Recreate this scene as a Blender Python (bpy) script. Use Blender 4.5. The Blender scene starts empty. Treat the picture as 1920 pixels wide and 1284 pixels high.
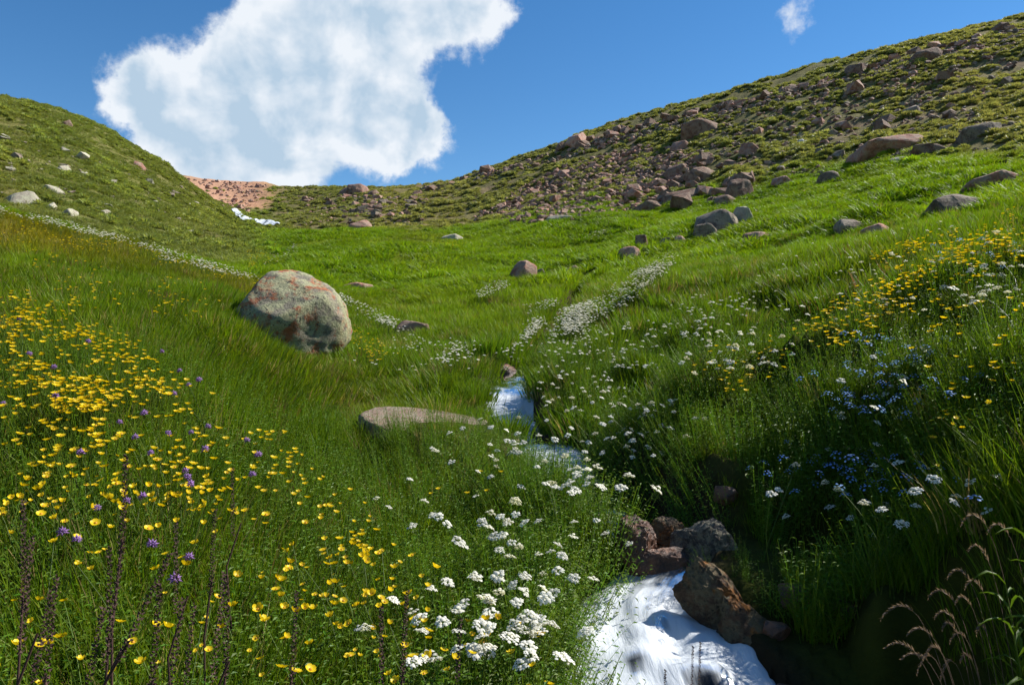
import bpy, bmesh, math, random
import numpy as np
from mathutils import Vector, Matrix, Euler

# ------------------------------------------------------------------ camera, sky, sun, exposure
sc = bpy.context.scene
COL = sc.collection
F = 1400.0                                  # focal length in pixels of the 1920 px wide photograph
cam_d = bpy.data.cameras.new('camera')
cam_d.sensor_width = 36.0
cam_d.lens = F / 1920.0 * 36.0
cam_d.clip_start = 0.02
cam_d.clip_end = 3000.0
cam = bpy.data.objects.new('camera', cam_d)
COL.objects.link(cam)
cam.location = (0, 0, 0)
cam.rotation_euler = (math.radians(90), 0, 0)
sc.camera = cam

SUN_EL, SUN_AZ = math.radians(43), math.radians(70)      # azimuth clockwise from the view direction (+Y)
to_sun = Vector((math.sin(SUN_AZ) * math.cos(SUN_EL), math.cos(SUN_AZ) * math.cos(SUN_EL), math.sin(SUN_EL)))
sun_d = bpy.data.lights.new('sun', 'SUN')
sun_d.energy = 5.0
sun_d.angle = math.radians(0.53)
sun_d.color = (1.0, 0.955, 0.88)
sun = bpy.data.objects.new('sun', sun_d)
COL.objects.link(sun)
sun.rotation_euler = (-to_sun).to_track_quat('-Z', 'Y').to_euler()

world = bpy.data.worlds.new('World')
sc.world = world
world.use_nodes = True
SKY_STRENGTH = 0.086
EXPOSURE = 0.7

def pdir(px, py):
    return Vector(((px - 960) / F, 1.0, (642 - py) / F)).normalized()

def build_world():
    nt = world.node_tree
    nt.nodes.clear()
    N = nt.nodes.new
    L = nt.links.new
    out = N('ShaderNodeOutputWorld')
    sky = N('ShaderNodeTexSky')
    sky.sky_type = 'NISHITA'
    sky.sun_disc = False
    sky.sun_elevation = SUN_EL
    sky.sun_rotation = SUN_AZ
    sky.altitude = 3200
    sky.air_density = 1.35
    sky.dust_density = 0.05
    sky.ozone_density = 2.5
    hs = N('ShaderNodeHueSaturation')
    hs.inputs['Saturation'].default_value = 1.28
    hs.inputs['Value'].default_value = 1.0
    L(sky.outputs[0], hs.inputs['Color'])
    bg = N('ShaderNodeBackground')
    bg.inputs[1].default_value = SKY_STRENGTH
    L(hs.outputs[0], bg.inputs[0])
    tc = N('ShaderNodeTexCoord')

    def math_(op, a, b=None, clamp=False):
        n = N('ShaderNodeMath')
        n.operation = op
        n.use_clamp = clamp
        for i, v in enumerate((a, b)):
            if v is None:
                continue
            if isinstance(v, (int, float)):
                n.inputs[i].default_value = v
            else:
                L(v, n.inputs[i])
        return n.outputs[0]

    def smooth(x, lo, hi):
        n = N('ShaderNodeMapRange')
        n.interpolation_type = 'SMOOTHSTEP'
        n.inputs[1].default_value = lo
        n.inputs[2].default_value = hi
        L(x, n.inputs[0])
        return n.outputs[0]

    def noise(scale, detail, rough, dist=0.0, off=(0, 0, 0)):
        m = N('ShaderNodeVectorMath')
        m.operation = 'ADD'
        m.inputs[1].default_value = off
        L(tc.outputs['Generated'], m.inputs[0])
        n = N('ShaderNodeTexNoise')
        n.inputs['Scale'].default_value = scale
        n.inputs['Detail'].default_value = detail
        n.inputs['Roughness'].default_value = rough
        n.inputs['Distortion'].default_value = dist
        L(m.outputs[0], n.inputs['Vector'])
        return n.outputs[0]

    # soft domain warp so that the blobs that make up a cloud lose their round outline
    wn = N('ShaderNodeTexNoise')
    wn.inputs['Scale'].default_value = 11.0
    wn.inputs['Detail'].default_value = 8.0
    wn.inputs['Roughness'].default_value = 0.6
    L(tc.outputs['Generated'], wn.inputs['Vector'])
    w1 = N('ShaderNodeVectorMath'); w1.operation = 'SUBTRACT'
    w1.inputs[1].default_value = (0.5, 0.5, 0.5)
    L(wn.outputs['Color'], w1.inputs[0])
    w2 = N('ShaderNodeVectorMath'); w2.operation = 'MULTIPLY_ADD'
    w2.inputs[1].default_value = (0.10, 0.10, 0.10)
    L(w1.outputs[0], w2.inputs[0])
    L(tc.outputs['Generated'], w2.inputs[2])
    wdir = w2.outputs[0]

    def blobs(lst):
        acc = None
        for d, rad, wt in lst:
            n = N('ShaderNodeVectorMath')
            n.operation = 'DISTANCE'
            n.inputs[1].default_value = d
            L(wdir, n.inputs[0])
            q = math_('DIVIDE', n.outputs['Value'], rad)
            q = math_('MULTIPLY', math_('MULTIPLY', q, q), -1.0)
            e = math_('MULTIPLY', math_('EXPONENT', q), wt)
            acc = e if acc is None else math_('ADD', acc, e)
        return acc
    main = [(510, 60, 70, 1), (480, 150, 80, 1), (610, 40, 110, 1), (740, 20, 110, 1), (860, 15, 70, .9),
            (930, 35, 36, .55), (295, 190, 68, 1), (385, 125, 34, .8), (250, 215, 40, .8), (430, 230, 110, 1),
            (560, 180, 120, 1), (660, 180, 90, .8), (730, 230, 75, .9), (805, 252, 46, 1), (705, 238, 62, .9), (765, 270, 36, .8),
            (480, 310, 90, 1), (340, 280, 85, 1), (540, 290, 50, .8), (400, 330, 70, 1), (828, 344, 22, 1.1), (620, -90, 140, 1),
            (800, -110, 120, .9), (270, 160, 26, .6)]
    bl = [(pdir(x, y), r / F * 0.92, w) for x, y, r, w in main]
    wisps = [(1488, 40, 36, .34), (1504, 5, 40, .32), (1392, 5, 26, .26), (1478, 88, 18, .26)]
    bl += [(pdir(x, y), r / F, w) for x, y, r, w in wisps]
    rr = random.Random(5)
    for k in range(5):                      # the other fair-weather clouds of the same sky, all round
        a = rr.uniform(math.radians(50), math.radians(310))
        e = rr.uniform(math.radians(18), math.radians(60))
        for j in range(2):
            aa, ee = a + rr.uniform(-.14, .14), e + rr.uniform(-.06, .06)
            bl.append((Vector((math.sin(aa) * math.cos(ee), math.cos(aa) * math.cos(ee), math.sin(ee))),
                       rr.uniform(.07, .14), .9))
    f = blobs(bl)
    n1 = noise(14.0, 9.0, 0.62, 0.25)
    n2 = noise(34.0, 6.0, 0.6, 0.4, (3.1, 1.7, 0.4))
    d = math_('ADD', f, math_('MULTIPLY', math_('SUBTRACT', n1, 0.5), 1.0))
    d = math_('ADD', d, math_('MULTIPLY', math_('SUBTRACT', n2, 0.5), 0.45))
    dens = smooth(d, 0.32, 0.78)
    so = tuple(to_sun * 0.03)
    relief_light = math_('SUBTRACT', noise(11.0, 5.0, 0.55, 0.2), noise(11.0, 4.0, 0.55, 0.2, so))  # sunward offset puts light and shade of the billows into the cloud colour
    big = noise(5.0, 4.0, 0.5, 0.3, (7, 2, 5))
    thick = smooth(math_('ADD', f, math_('MULTIPLY', math_('SUBTRACT', big, 0.5), 2.6)), 0.7, 2.3)  # thick parts coloured grey-blue to stand for the shaded underside
    core = math_('SUBTRACT', math_('MULTIPLY', thick, 0.72), math_('MULTIPLY', relief_light, 3.8), True)
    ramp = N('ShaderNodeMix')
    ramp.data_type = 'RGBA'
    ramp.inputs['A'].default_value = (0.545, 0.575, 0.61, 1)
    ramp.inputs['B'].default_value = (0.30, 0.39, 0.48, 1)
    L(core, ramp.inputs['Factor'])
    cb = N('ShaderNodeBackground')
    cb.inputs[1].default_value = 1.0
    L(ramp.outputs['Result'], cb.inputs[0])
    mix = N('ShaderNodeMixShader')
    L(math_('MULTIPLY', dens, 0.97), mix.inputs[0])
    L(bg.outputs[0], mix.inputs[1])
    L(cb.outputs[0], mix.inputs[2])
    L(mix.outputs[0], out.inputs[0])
build_world()

sc.view_settings.view_transform = 'Standard'
sc.view_settings.look = 'None'
sc.view_settings.exposure = EXPOSURE
sc.view_settings.gamma = 1.0
sc.view_settings.use_curve_mapping = False
sc.cycles.use_denoising = True
sc.cycles.max_bounces = 5
sc.cycles.diffuse_bounces = 2
sc.cycles.transmission_bounces = 4
sc.cycles.transparent_max_bounces = 6
sc.cycles.sample_clamp_indirect = 4.0
sc.cycles.use_adaptive_sampling = True
sc.cycles.adaptive_threshold = 0.02

# ------------------------------------------------------------------ noise
_rng = np.random.RandomState(11)
_TAB = _rng.rand(256, 256)

def vnoise(x, y):
    xi = np.floor(x).astype(np.int64); yi = np.floor(y).astype(np.int64)
    fx = x - xi; fy = y - yi
    fx = fx * fx * fx * (fx * (fx * 6 - 15) + 10)
    fy = fy * fy * fy * (fy * (fy * 6 - 15) + 10)
    a = _TAB[xi & 255, yi & 255]; b = _TAB[(xi + 1) & 255, yi & 255]
    c = _TAB[xi & 255, (yi + 1) & 255]; d = _TAB[(xi + 1) & 255, (yi + 1) & 255]
    return (a * (1 - fx) + b * fx) * (1 - fy) + (c * (1 - fx) + d * fx) * fy

def fbm(x, y, octv=4, gain=0.5):
    s = 0; a = 1; t = 0
    for k in range(octv):
        s = s + a * (vnoise(x * 2 ** k + 17.3 * k, y * 2 ** k + 9.1 * k) - 0.5)
        t += a; a *= gain
    return s / t * 2.0                      # about -1 .. 1

def sstep(lo, hi, x):
    t = np.clip((x - lo) / (hi - lo), 0, 1)
    return t * t * (3 - 2 * t)

# ------------------------------------------------------------------ terrain: heights at known spots of the valley
# (bearing given as photo column, photo row, distance in m, plant height that hides the soil there)
CP = []
def cp(px, *rows):
    for py, Y, *h in rows:
        X = (px - 960) / F * Y
        CP.append((X, Y, (642 - py) / F * Y - (h[0] if h else 0.0)))
cp(-350, (1000, 1.6, .3), (600, 3.3, .25), (400, 7, .15), (290, 12.5, .1), (330, 18), (320, 24), (230, 32), (110, 42), (160, 56), (260, 140))
cp(0, (1250, 1.25, .32), (1000, 1.75, .3), (790, 2.4, .3), (630, 3.3, .27), (545, 5, .2), (465, 8, .15), (392, 12.8, .08), (425, 18), (398, 25), (300, 33), (190, 43), (240, 58), (300, 140))
cp(150, (1250, 1.25, .32), (1000, 1.78, .3), (790, 2.45, .3), (640, 3.4, .27), (560, 5, .2), (490, 8, .15), (424, 12.8, .08), (455, 18), (432, 25), (335, 36), (228, 47), (275, 62), (320, 140))
cp(300, (1250, 1.25, .32), (1000, 1.8, .3), (800, 2.5, .3), (655, 3.6, .27), (590, 5, .2), (525, 8, .15), (468, 12.8, .08), (490, 18), (462, 25), (380, 40), (302, 54), (345, 70), (370, 150))
cp(420, (590, 6, .18), (550, 8, .14), (505, 12.6, .08), (505, 18), (465, 27), (430, 40), (392, 58), (365, 84), (343, 96), (385, 150))
cp(470, (1000, 2.0, .3), (1270, 1.35, .32), (800, 3.1, .28), (680, 4.6, .22), (520, 12.4, .08), (505, 18), (465, 30), (432, 46), (412, 60), (372, 82), (345, 98), (390, 150))
cp(560, (668, 7.9, .05), (740, 4.6, .22), (520, 17), (470, 28), (432, 46), (400, 60), (355, 88), (395, 150))
cp(650, (1270, 1.4, .3), (1000, 2.3, .3), (820, 3.8, .26), (740, 5.4, .2), (660, 7.8, .12), (600, 10.5), (540, 16), (480, 26), (440, 40), (410, 55), (362, 76), (400, 130))
cp(770, (790, 4.3, .05), (690, 6.6, .15), (620, 9.3, .1), (570, 13), (500, 21), (445, 36), (415, 48), (366, 72), (400, 130))
cp(900, (1250, 1.5, .3), (1000, 2.2, .3), (860, 3.4, .28), (800, 4.2, .1), (760, 5.0, .1), (680, 6.4, .1), (625, 8.6, .1), (580, 12), (500, 21), (445, 34), (400, 48), (332, 68), (385, 120))
cp(1000, (1260, 1.6, .3), (1010, 2.35, .3), (900, 3.2, .28), (700, 6.8, .12), (630, 8.4, .1), (565, 12.5), (490, 21), (435, 33), (395, 43), (296, 64), (350, 110))
cp(1100, (690, 5.4, .1), (620, 8.2, .1), (560, 11.5), (490, 18), (430, 29), (375, 40), (265, 61), (320, 105))
cp(1200, (800, 4.3, .1), (690, 5.4, .1), (590, 8.2, .1), (515, 14), (450, 23), (400, 34), (335, 45), (236, 58), (290, 100))
cp(1300, (900, 3.55, .05), (760, 4.0, .1), (650, 5.2, .15), (570, 7.6, .12), (490, 14), (425, 24), (385, 32), (330, 40), (210, 55), (265, 95))
cp(1400, (880, 3.2, .05), (760, 3.75, .15), (640, 4.9, .16), (570, 6.7, .14), (505, 11), (440, 19.5), (385, 28), (325, 36), (270, 43), (186, 53), (240, 92))
cp(1520, (930, 2.4, .2), (800, 2.75, .2), (700, 3.35, .22), (620, 4.3, .2), (540, 6.6, .12), (460, 13), (390, 23), (320, 33), (250, 41), (152, 51), (205, 90))
cp(1650, (960, 2.05, .25), (820, 2.35, .25), (690, 2.8, .25), (600, 3.6, .2), (520, 6, .12), (430, 13), (350, 23), (275, 33), (200, 41), (117, 50), (170, 88))
cp(1780, (880, 2.0, .25), (690, 2.4, .28), (580, 3.3, .25), (480, 6, .12), (400, 12.5), (310, 23), (240, 32), (170, 39), (86, 49), (140, 86))
cp(1915, (860, 1.8, .25), (690, 2.1, .28), (600, 2.7, .28), (500, 4.0, .2), (420, 7, .12), (340, 14), (245, 26), (150, 37), (46, 48), (100, 84))
cp(2250, (620, 1.8, .25), (500, 2.5, .25), (400, 4.5, .2), (330, 8), (240, 15), (130, 28), (-60, 46), (0, 82))
# the near right bank and the shaded hollow below it
for p in [(1.0, 1.6, -1.15), (1.08, 1.9, -1.15), (0.86, 2.05, -1.1), (.85, 1.75, -1.12), (1.36, 1.55, -.5), (1.36, 1.9, -.45), (1.2, 2.2, -.74), (1.0, 2.35, -.86), (1.75, 1.5, -.1), (2.1, 2.0, .2), (2.7, 1.8, .55), (1.6, 1.1, -.4), (1.05, 1.15, -.9),
          (1.2, 1.3, -.7), (3.2, 2.2, 1.0), (0.42, 1.5, -1.05), (0.43, 2.0, -0.94), (0.44, 2.4, -.87), (0.82, 2.6, -0.85), (0.8, 3.0, -0.78),
          (0.1, 1.6, -0.93), (0.1, 2.1, -0.9), (0.2, 2.6, -.86), (.28, 3.0, -.82), (.22, 3.6, -.80), (.05, 4.2, -.72)]:
    CP.append(p)
for th, pts in [(1.1, [(4, .9), (8, 2.6), (20, 8.5), (45, 22), (80, 34)]), (1.6, [(2, .35), (5, 1.7), (20, 9), (45, 24), (80, 36)]), (2.3, [(2, -.3), (6, .6), (20, 4.5), (60, 14)]),
                (math.pi, [(1.2, -1.12), (4, -1.7), (15, -4.2), (60, -16), (250, -60)]), (-math.pi, [(1.2, -1.12), (4, -1.7), (15, -4.2), (60, -16), (250, -60)]),
                (-2.3, [(1.5, -.95), (6, -.8), (20, 1), (60, 6)]), (-1.6, [(1.5, -.8), (5, .3), (20, 4.5), (60, 17)]), (-1.0, [(1.5, -.8), (5, .55), (13, 3.2), (30, 7.5), (50, 16), (120, 22)])]:
    for r, z in pts:
        CP.append((math.sin(th) * r, math.cos(th) * r, z))
for th in np.linspace(-math.pi, math.pi, 9):
    CP.append((math.sin(th) * .3, math.cos(th) * .3, -1.0))
    CP.append((math.sin(th) * 320, math.cos(th) * 320, -40.0 if abs(th) > 1.9 else 8.0))
CP = np.array(CP)
def pol(X, Y):
    return np.arctan2(X, Y), np.log(np.maximum(np.hypot(X, Y), 1e-3))
_th, _lr = pol(CP[:, 0], CP[:, 1])
_Q = np.stack([_th * 1.5, _lr], 1)
_w = CP[:, 2] / (np.exp(_lr) + 1.0)
def _ker(d2):
    return np.where(d2 > 1e-12, 0.5 * d2 * np.log(d2 + 1e-12), 0.0)
_D2 = ((_Q[:, None] - _Q[None]) ** 2).sum(-1)
_n = len(_Q)
_A = np.zeros((_n + 3, _n + 3))
_A[:_n, :_n] = _ker(_D2) + np.eye(_n) * 2e-4
_A[:_n, _n] = 1; _A[:_n, _n + 1:] = _Q
_A[_n:, :_n] = _A[:_n, _n:].T
_S = np.linalg.solve(_A, np.concatenate([_w, np.zeros(3)]))
def rbf(th, lr):
    sh = th.shape
    q = np.stack([th.ravel() * 1.5, lr.ravel()], 1)
    o = np.empty(len(q))
    for i in range(0, len(q), 40000):
        p = q[i:i + 40000]
        d2 = ((p[:, None] - _Q[None]) ** 2).sum(-1)
        o[i:i + 40000] = _ker(d2) @ _S[:_n] + _S[_n] + p @ _S[_n + 1:]
    return o.reshape(sh) * (np.exp(lr) + 1.0)

# stream: x, y, water level, half width, amount of white water
STREAM = np.array([
    (1.6, 15.5, 1.05, .10, .3), (1.05, 12.0, .48, .10, .3), (.62, 10.0, .20, .10, .2), (.29, 8.2, -.08, .10, .0), (.22, 7.0, -.215, .10, .1), (-.04, 6.45, -.31, .17, .0), (-.03, 5.95, -.385, .15, .0),
    (-.02, 5.78, -.43, .16, 1), (-.01, 5.4, -.585, .16, 1), (.06, 5.05, -.61, .13, .25), (.20, 4.62, -.628, .12, .1), (.235, 4.46, -.655, .15, 1.2),
    (.27, 4.12, -.73, .16, 1.2), (.36, 3.75, -.738, .15, .0), (.50, 3.3, -.745, .19, .03), (.57, 2.95, -.752, .17, .0), (.58, 2.72, -.765, .12, .0),
    (.53, 2.60, -.80, .09, .3), (.45, 2.52, -.865, .13, .9), (.40, 2.42, -.876, .165, 1), (.405, 2.2, -.90, .245, 1), (.405, 2.0, -.945, .29, .95), (.44, 1.8, -1.0, .28, .8), (.47, 1.5, -1.05, .30, .6), (.5, 1.0, -1.2, .3, .5), (.4, .2, -1.5, .3, .5), (0, -1.5, -1.95, .3, .4)])
def resample(P, step):
    seg = np.hypot(*(np.diff(P[:, :2], axis=0).T))
    s = np.concatenate([[0], np.cumsum(seg)])
    n = int(s[-1] / step)
    t = np.linspace(0, s[-1], n)
    o = np.stack([np.interp(t, s, P[:, k]) for k in range(P.shape[1])], 1)
    ker = np.ones(7) / 7
    for k in (0, 1, 2, 3, 4):
        pad = np.concatenate([np.full(3, o[0, k]), o[:, k], np.full(3, o[-1, k])])
        o[:, k] = np.convolve(pad, ker, 'valid')
    return t, o
ST, SP = resample(STREAM, 0.03)
def stream_near(X, Y):
    """distance to the stream's middle line and the water level / half width there"""
    sh = X.shape
    x = X.ravel(); y = Y.ravel()
    d = np.full(x.shape, 99.0); wz = np.zeros(x.shape); hw = np.zeros(x.shape); side = np.zeros(x.shape)
    m = (x > -2.5) & (x < 4) & (y > -2.5) & (y < 17.5)
    idx = np.where(m)[0]
    for i in range(0, len(idx), 20000):
        j = idx[i:i + 20000]
        dd = (x[j, None] - SP[None, ::2, 0]) ** 2 + (y[j, None] - SP[None, ::2, 1]) ** 2
        k = dd.argmin(1)
        d[j] = np.sqrt(dd[np.arange(len(j)), k])
        wz[j] = SP[::2][k, 2]; hw[j] = SP[::2][k, 3]; side[j] = x[j] - SP[::2][k, 0]
    return d.reshape(sh), wz.reshape(sh), hw.reshape(sh), side.reshape(sh)

# rounded hummocks and hollows: column, row, distance, radius, height
HUM = [(1320, 800, 3.95, .38, .15), (1090, 720, 5.2, .36, .03), (1215, 740, 4.7, .20, -.2), (1560, 790, 2.62, .20, -.4), (1240, 685, 4.9, .2, -.3), (1425, 690, 3.9, .15, -.25), (1500, 880, 2.55, .14, -.3), (1180, 660, 5.7, .18, -.22), (1720, 760, 2.3, .13, -.2), (1460, 720, 3.9, .35, .08),
       (1180, 640, 6.3, .5, .12), (1300, 640, 5.3, .22, -.22), (960, 640, 8.0, .5, .12), (1640, 640, 3.2, .13, -.24), (1500, 600, 5.4, .5, .08), (1240, 590, 8.4, .5, .12),
       (925, 655, 7.15, .30, .20), (975, 640, 7.6, .3, .12), (900, 690, 6.3, .16, .06), (720, 500, 20, 3.0, .7), (860, 540, 15, 1.8, .35), (575, 470, 25, 1.2, -.5), (640, 490, 20.5, .9, -.45), (1000, 460, 25, 3, .6), (1160, 430, 27, 2.5, .5),
       (1120, 470, 22, 1.4, -.5), (1290, 470, 19, 2, .4), (600, 450, 32, 3, .6), (1250, 520, 13, 1.4, .25), (1500, 440, 17, 1.6, .35), (1440, 480, 13, .9, -.22), (1620, 450, 13, 1.0, .25), (1700, 390, 17, 1.6, .4)]

def _height_raw(th, lr):
    r = np.exp(lr)
    X = np.sin(th) * r; Y = np.cos(th) * r
    Z = rbf(th, lr)
    for px, py, Yc, rad, h in HUM:
        Xc = (px - 960) / F * Yc
        Z = Z + h * np.exp(-((X - Xc) ** 2 + (Y - Yc) ** 2) / rad ** 2)
    n1 = fbm(X / .55, Y / .55, 3)
    n2 = fbm(X / 2.6 + 40, Y / 2.6 + 11, 3)
    n3 = fbm(X / 9. + 5, Y / 9. + 60, 3)
    right = sstep(.05, .35, th)
    tus = np.abs(fbm(X / .62 + 21, Y / .62 + 5, 2))
    Z = Z + (.20 - .62 * np.minimum(tus, .5)) * sstep(.06, .16, th) * sstep(2.3, 3.0, r) * (1 - sstep(8, 13, r)) * .9 * sstep(.15, .6, stream_near(X, Y)[0] - .25)
    Z = Z + n1 * (.035 + .03 * right) * sstep(.8, 2.2, r) * (1 - sstep(20, 35, r) * .4)
    Z = Z + n2 * (.16 + .10 * sstep(7, 14, r) * (1 - sstep(30, 40, r))) * sstep(4, 14, r) + n3 * .45 * sstep(16, 40, r)
    Z = Z + fbm(X / 1.1 + 3, Y / 1.1 + 8, 3) * .20 * sstep(24, 36, r) * (1 - .5 * sstep(500, 420, 960 + F * np.tan(np.clip(th, -1.2, 1.2))))
    d, wz, hw, side = stream_near(X, Y)
    lo = np.maximum(Z, wz + .045)
    Z = np.where(d < hw + .55, lo * (1 - sstep(hw + .25, hw + .55, d)) + Z * sstep(hw + .25, hw + .55, d), Z)
    wall = wz + .27 * sstep(hw, hw + .16, d)
    gate = (side > 0) * sstep(2.75, 3.0, Y) * (1 - sstep(3.9, 4.2, Y)) * (1 - sstep(hw + .3, hw + .6, d))
    Z = np.maximum(Z, wall * gate + Z * (1 - gate))
    t = sstep(hw - .03, hw + .07, d)
    Z = np.where(d < hw + .3, (wz - .14) * (1 - t) + Z * t, Z)
    return X, Y, Z

NTH, NR = 520, 540
TH = np.concatenate([np.linspace(-math.pi, -.74, 50)[:-1], np.linspace(-.74, .86, NTH), np.linspace(.86, math.pi, 46)[1:]])
LR = np.linspace(math.log(.22), math.log(320), NR)
GT, GL = np.meshgrid(TH, LR, indexing='ij')
GX, GY, GZ = _height_raw(GT, GL)
_e = (GZ[0] + GZ[-1]) / 2
GZ[0] = _e; GZ[-1] = _e

def height(X, Y):
    X = np.asarray(X, float); Y = np.asarray(Y, float)
    th, lr = pol(X, Y)
    fi = np.interp(th, TH, np.arange(len(TH)))
    fj = np.clip((lr - LR[0]) / (LR[1] - LR[0]), 0, NR - 1.001)
    i = np.clip(fi.astype(int), 0, len(TH) - 2); j = fj.astype(int)
    a = fi - i; b = fj - j
    return (GZ[i, j] * (1 - a) + GZ[i + 1, j] * a) * (1 - b) + (GZ[i, j + 1] * (1 - a) + GZ[i + 1, j + 1] * a) * b

def normal(X, Y):
    e = 0.03 + 0.01 * np.hypot(X, Y)
    dx = (height(X + e, Y) - height(X - e, Y)) / (2 * e)
    dy = (height(X, Y + e) - height(X, Y - e)) / (2 * e)
    n = np.stack([-dx, -dy, np.ones_like(dx)], -1)
    return n / np.linalg.norm(n, axis=-1, keepdims=True)

_YS = np.exp(np.linspace(math.log(.85), math.log(170), 900))
def hit(px, py, h=0.0):
    """first spot of the ground that a line of sight over plants of height h meets; nan if it goes to the sky"""
    px = np.atleast_1d(np.asarray(px, float)); py = np.atleast_1d(np.asarray(py, float))
    h = np.broadcast_to(np.asarray(h, float), px.shape)
    X = (px[:, None] - 960) / F * _YS; Z = (642 - py[:, None]) / F * _YS
    Y = np.broadcast_to(_YS, X.shape)
    below = Z <= height(X, Y) + h[:, None]
    k = below.argmax(1)
    ok = below.any(1)
    x = X[np.arange(len(k)), k]; y = _YS[k]
    z = height(x, y)
    return np.where(ok, x, np.nan), np.where(ok, y, np.nan), np.where(ok, z, np.nan)

# ------------------------------------------------------------------ kinds of ground: colours of the living cover
def zones(X, Y):
    th, lr = pol(X, Y); r = np.exp(lr)
    px = 960 + F * np.tan(np.clip(th, -1.3, 1.3))
    n = fbm(X / 3.1 + 7, Y / 3.1 + 2, 4); nb = fbm(X / (r * .12 + .2) + 31, Y / (r * .12 + .2) + 77, 3)
    left = sstep(560, 430, px) * sstep(17, 22, r)
    edge = np.interp(px, [400, 700, 1000, 1200, 1400, 1650, 1900, 2300], [46, 44, 39, 37, 34, 33, 28, 24])
    dry = sstep(-3, 3, r - edge + nb * 4) * (1 - left)
    pink = sstep(70, 74, r + nb * 3) * sstep(560, 470, px) * sstep(300, 380, px)
    pink = np.maximum(pink * (1 - sstep(480, 560, px + nb * 40)), 0)
    return px, r, n, nb, left, dry, pink

def scree(X, Y):
    px, r, n, nb, left, dry, pink = zones(X, Y)
    q = sstep(880, 1000, px) * sstep(1400, 1280, px) * sstep(34, 37, r) * sstep(49, 44, r)
    return q * sstep(-.35, .25, nb + .3 * n)

def cover_colour(X, Y):
    px, r, n, nb, left, dry, pink = zones(X, Y)
    def c(*v): return np.array(v)[None, :]
    A = lambda t: np.clip(t, 0, 1)[:, None]
    lush = c(.104, .185, .005) + A(.5 + n) * c(.035, .030, .0) - A(.5 - nb) * c(.025, .03, .0)
    lush = lush + A(sstep(5, 14, r) * .9) * c(.066, .092, .002)
    oliv = c(.165, .20, .015)
    lush = lush * (1 - A(sstep(.25, .7, nb + n * .5) * .55)) + oliv * A(sstep(.25, .7, nb + n * .5) * .55)
    # brownish flowering band along the crest of the left meadow
    band = sstep(9.3, 11.5, r) * sstep(14.5, 13.2, r) * sstep(620, 480, px) * (.45 + .4 * nb)
    lush = lush * (1 - A(band)) + c(.26, .17, .012) * A(band)
    lft = c(.185, .225, .05) + A(.5 + nb) * c(.05, .03, .012) - A(.5 - n) * c(.03, .03, .01)
    dr = c(.20, .21, .06) + A(.5 + nb) * c(.05, .035, .012) - A(.5 - n * .8) * c(.035, .025, .008)
    o = lush * (1 - A(left)) + lft * A(left)
    o = o * (1 - A(dry)) + dr * A(dry)
    return np.clip(o, .004, 1)

# ------------------------------------------------------------------ materials
MATS = {}
def newmat(name):
    m = bpy.data.materials.new(name)
    m.use_nodes = True
    nt = m.node_tree
    nt.nodes.clear()
    MATS[name] = m
    return m, nt, nt.nodes.new, nt.links.new

def leaf_mat(name, color=None, translucency=.38, rough=.5, spec=.25, instancer=False, vary=.28):
    m, nt, N, L = newmat(name)
    out = N('ShaderNodeOutputMaterial')
    if instancer:
        a = N('ShaderNodeAttribute'); a.attribute_type = 'INSTANCER'; a.attribute_name = 'tint'
        src = a.outputs['Color']
    else:
        rgb = N('ShaderNodeRGB'); rgb.outputs[0].default_value = (*color, 1)
        src = rgb.outputs[0]
    b = N('ShaderNodeAttribute'); b.attribute_type = 'GEOMETRY'; b.attribute_name = 'blade'
    oi = N('ShaderNodeObjectInfo')
    # each blade has its own tone, from fresh green to straw
    mr = N('ShaderNodeMapRange'); mr.inputs[3].default_value = 1 - vary; mr.inputs[4].default_value = 1 + vary
    L(b.outputs['Fac'], mr.inputs[0])
    mo = N('ShaderNodeMapRange'); mo.inputs[3].default_value = .82; mo.inputs[4].default_value = 1.18
    L(oi.outputs['Random'], mo.inputs[0])
    mm = N('ShaderNodeMath'); mm.operation = 'MULTIPLY'
    L(mr.outputs[0], mm.inputs[0]); L(mo.outputs[0], mm.inputs[1])
    v = N('ShaderNodeVectorMath'); v.operation = 'SCALE'
    L(src, v.inputs[0]); L(mm.outputs[0], v.inputs['Scale'])
    hs = N('ShaderNodeHueSaturation')
    hm = N('ShaderNodeMapRange'); hm.inputs[3].default_value = .478; hm.inputs[4].default_value = .522
    fr = N('ShaderNodeMath'); fr.operation = 'FRACT'
    f2 = N('ShaderNodeMath'); f2.operation = 'MULTIPLY'; f2.inputs[1].default_value = 7.31
    L(b.outputs['Fac'], f2.inputs[0]); L(f2.outputs[0], fr.inputs[0]); L(fr.outputs[0], hm.inputs[0])
    L(hm.outputs[0], hs.inputs['Hue']); L(v.outputs[0], hs.inputs['Color'])
    p = N('ShaderNodeBsdfPrincipled')
    p.inputs['Roughness'].default_value = rough
    p.inputs['Specular IOR Level'].default_value = spec
    L(hs.outputs[0], p.inputs['Base Color'])
    t = N('ShaderNodeBsdfTranslucent')
    tv = N('ShaderNodeVectorMath'); tv.operation = 'MULTIPLY'; tv.inputs[1].default_value = (1.25, 1.2, .75)
    L(hs.outputs[0], tv.inputs[0]); L(tv.outputs[0], t.inputs[0])
    mx = N('ShaderNodeMixShader'); mx.inputs[0].default_value = translucency
    L(p.outputs[0], mx.inputs[1]); L(t.outputs[0], mx.inputs[2]); L(mx.outputs[0], out.inputs[0])
    return m

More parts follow.
